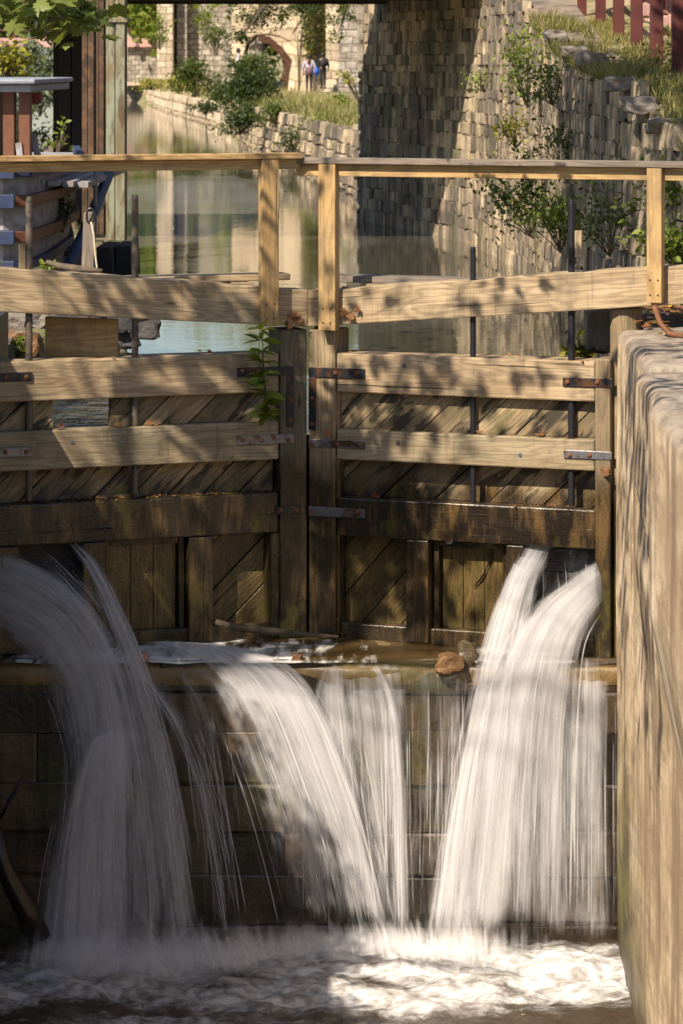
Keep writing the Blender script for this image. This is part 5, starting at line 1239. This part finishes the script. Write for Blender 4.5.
# ================================================================== MAPLE OVER THE LOCK
def maple():
    t = empty('maple_tree', (-6.6, 17.5, ZC), 'maple with broad green leaves hanging into the top left of the view', 'maple tree')
    b = MB(); b.tube([(-6.6, 17.5, 4.9), (-6.5, 17.6, 7.2), (-6.0, 17.7, 9.5), (-5.2, 17.8, 11.6), (-4.6, 18, 13)], [.3, .24, .18, .1, .04], 12)
    b.build('trunk', M['bark'], t, smooth=True)
    C_ = []; D_ = []; tw = MB(); tw.tube([(-6.0, 17.7, 9.2), (-5.4, 19.6, 9.6), (-4.4, 21.2, 8.6)], [.09, .06, .03], 8)
    rd = random.Random(5)
    # limb ends: clusters of leaves on twigs
    ends = []
    def clear(q_):
        k2 = (23.8-q_.y)/.58; return not (-1.6 < q_.x+.4*k2 < 1.8 and .2 < q_.z-.707*k2 < 3.4)
    def aim(n, fx, fy, fz):
        c_ = 0
        while c_ < n:
            T = Vector((rd.uniform(*fx), rd.uniform(*fy), rd.uniform(*fz))); p = T+SD*((rd.uniform(8.1, 10.2)-T.z)/SD.z)
            c_ += 1
            if clear(p): ends.append(p)
    aim(11, (1.6, 1.6), (19.6, 23.2), (3.3, 5.0)); aim(4, (-.2, 1.4), (24.6, 24.6), (4.1, 5.5)); aim(8, (-1.3, -.5), (24.8, 24.8), (4.0, 5.3)); aim(4, (-2.9, -1.6), (24.5, 24.5), (5.0, 6.2))
    base_n = len(ends)
    tries = 0
    while len(ends) < base_n+34 and tries < 60000:
        tries += 1
        x, y, z = rd.uniform(-8.8, .9), rd.uniform(11.5, 21.8), rd.uniform(7.75, 12.2)
        if ((x+4)/4.9)**2+((y-16.8)/5.2)**2+((z-10)/2.7)**2 > 1: continue
        if mnoise.noise(Vector((x*.38, y*.38, z*.4+3))) < .04: continue
        zt_ = (x, y, z); k_ = (24-y)/.58; gx_ = x+.40*k_; gz_ = z-.707*k_
        k3 = (24.5-y)/.58
        if -3.0 < x+.4*k3 < -1.2 and 3.2 < z-.707*k3 < 5.9 and rd.random() < .92: continue
        kw_ = (1.6-x)/.40
        if y+.58*kw_ < 24 and z-.707*kw_ < 3.4 and rd.random() < .85: continue
        if gz_ < 4.0 and -1.9 < gx_ < 3.2: continue
        if gz_ < 2.6 and gx_ <= -1.2 and rd.random() < .5: continue
        if gz_ > 3.2 and rd.random() < .25: continue
        if z < CZ+.78+(HY+30)*y/F*0+ (y/F)*62: continue
        a_ = Vector((-6.1, 17.6, 10.4)); e_ = Vector((x, y, z)); mm = a_.lerp(e_, .55)+Vector((0, 0, 1.0)); bad = False
        for q_ in [a_.lerp(mm, t) for t in (.4, .6, .8, 1)]+[mm.lerp(e_, t) for t in (.25, .5, .75, 1)]:
            k2 = (23.8-q_.y)/.58
            if -1.6 < q_.x+.4*k2 < 1.8 and .2 < q_.z-.707*k2 < 3.4: bad = True
        if bad: continue
        ends.append(Vector((x, y, z)))
    for e in ends:
        a = Vector((-6.1, 17.6, 10.4)); m_ = a.lerp(e, .55)+Vector((0, 0, 1.0)); tw.tube([a, m_, e], [.018, .011, .004], 6, cap=False)
        for k in range(30):
            p = e+Vector((rd.gauss(0, .30), rd.gauss(0, .30), rd.gauss(0, .2))); C_.append(tuple(p)); D_.append((rd.gauss(0, 1), rd.gauss(0, 1), -.5))
    # the spray that hangs into view at the top left
    for (px, py, n) in [(30, 14, 14), (50, 18, 14), (74, 18, 12), (10, 12, 14), (88, 26, 9), (60, 34, 6), (15, 5, 16), (40, 8, 18), (62, 10, 18), (85, 14, 14), (22, 22, 8), (52, 26, 6), (70, 28, 8), (95, 22, 6), (60, -10, 20), (20, -12, 18), (95, -4, 12), (8, 14, 6)]:
        d_ = rd.uniform(21.2, 22.6); e = P(px, py, d_); tw.tube([Vector((-4.4, 21.2, 8.6)), e+Vector((-.2, 0, .3)), e], [.02, .012, .005], 5, cap=False)
        for k in range(n): C_.append(tuple(e+Vector((rd.gauss(0, .07), rd.gauss(0, .25), rd.gauss(0, .05)+.04)))); D_.append((rd.gauss(0, 1), rd.gauss(-.4, .5), -1.2))
    for (px, py) in [(10, 22), (40, 45), (68, 50), (88, 38), (100, 26), (28, 30), (74, 30)]:
        C_.append(tuple(P(px, py-8, 21.6))); D_.append((rd.gauss(0, .5), -.3, -1.4))
    tw.build('limbs', M['bark'], t, smooth=True)
    leaves_mesh('crown', np.array(C_), .128, M['maple'], t, T_MP, up=1.0, svar=.3, dirs=np.array(D_))
maple()

tree('tree', (4.6, 29.5, 6.3), 5, (-.9, 29.4, 11.9), (3.4, 7.6, 1.5), 170, 60, .18, M['leaf'], 'leafy tree on the right bank shading the end of the long rough wall', None, 'tree', T_LF, .22, .1, .16)

pts = np.concatenate([clumps((-3.25+.12*math.sin(y*5), y, 5.22), (.34, .5, .34), 12, 40, .35, .1)[0] for y in (16.9, 17.8, 18.6, 19.5, 20.4, 21.2)])  # leaf clumps out of view, added to fray the left wall's shadow edge
bush('added_hedge', (-3.6, 19.2, 5.02), pts, .11, M['leaf'], 'unseen leafy growth added on the left lock wall to break up its shadow', 'shrub', None, T_LF, 24, .01)
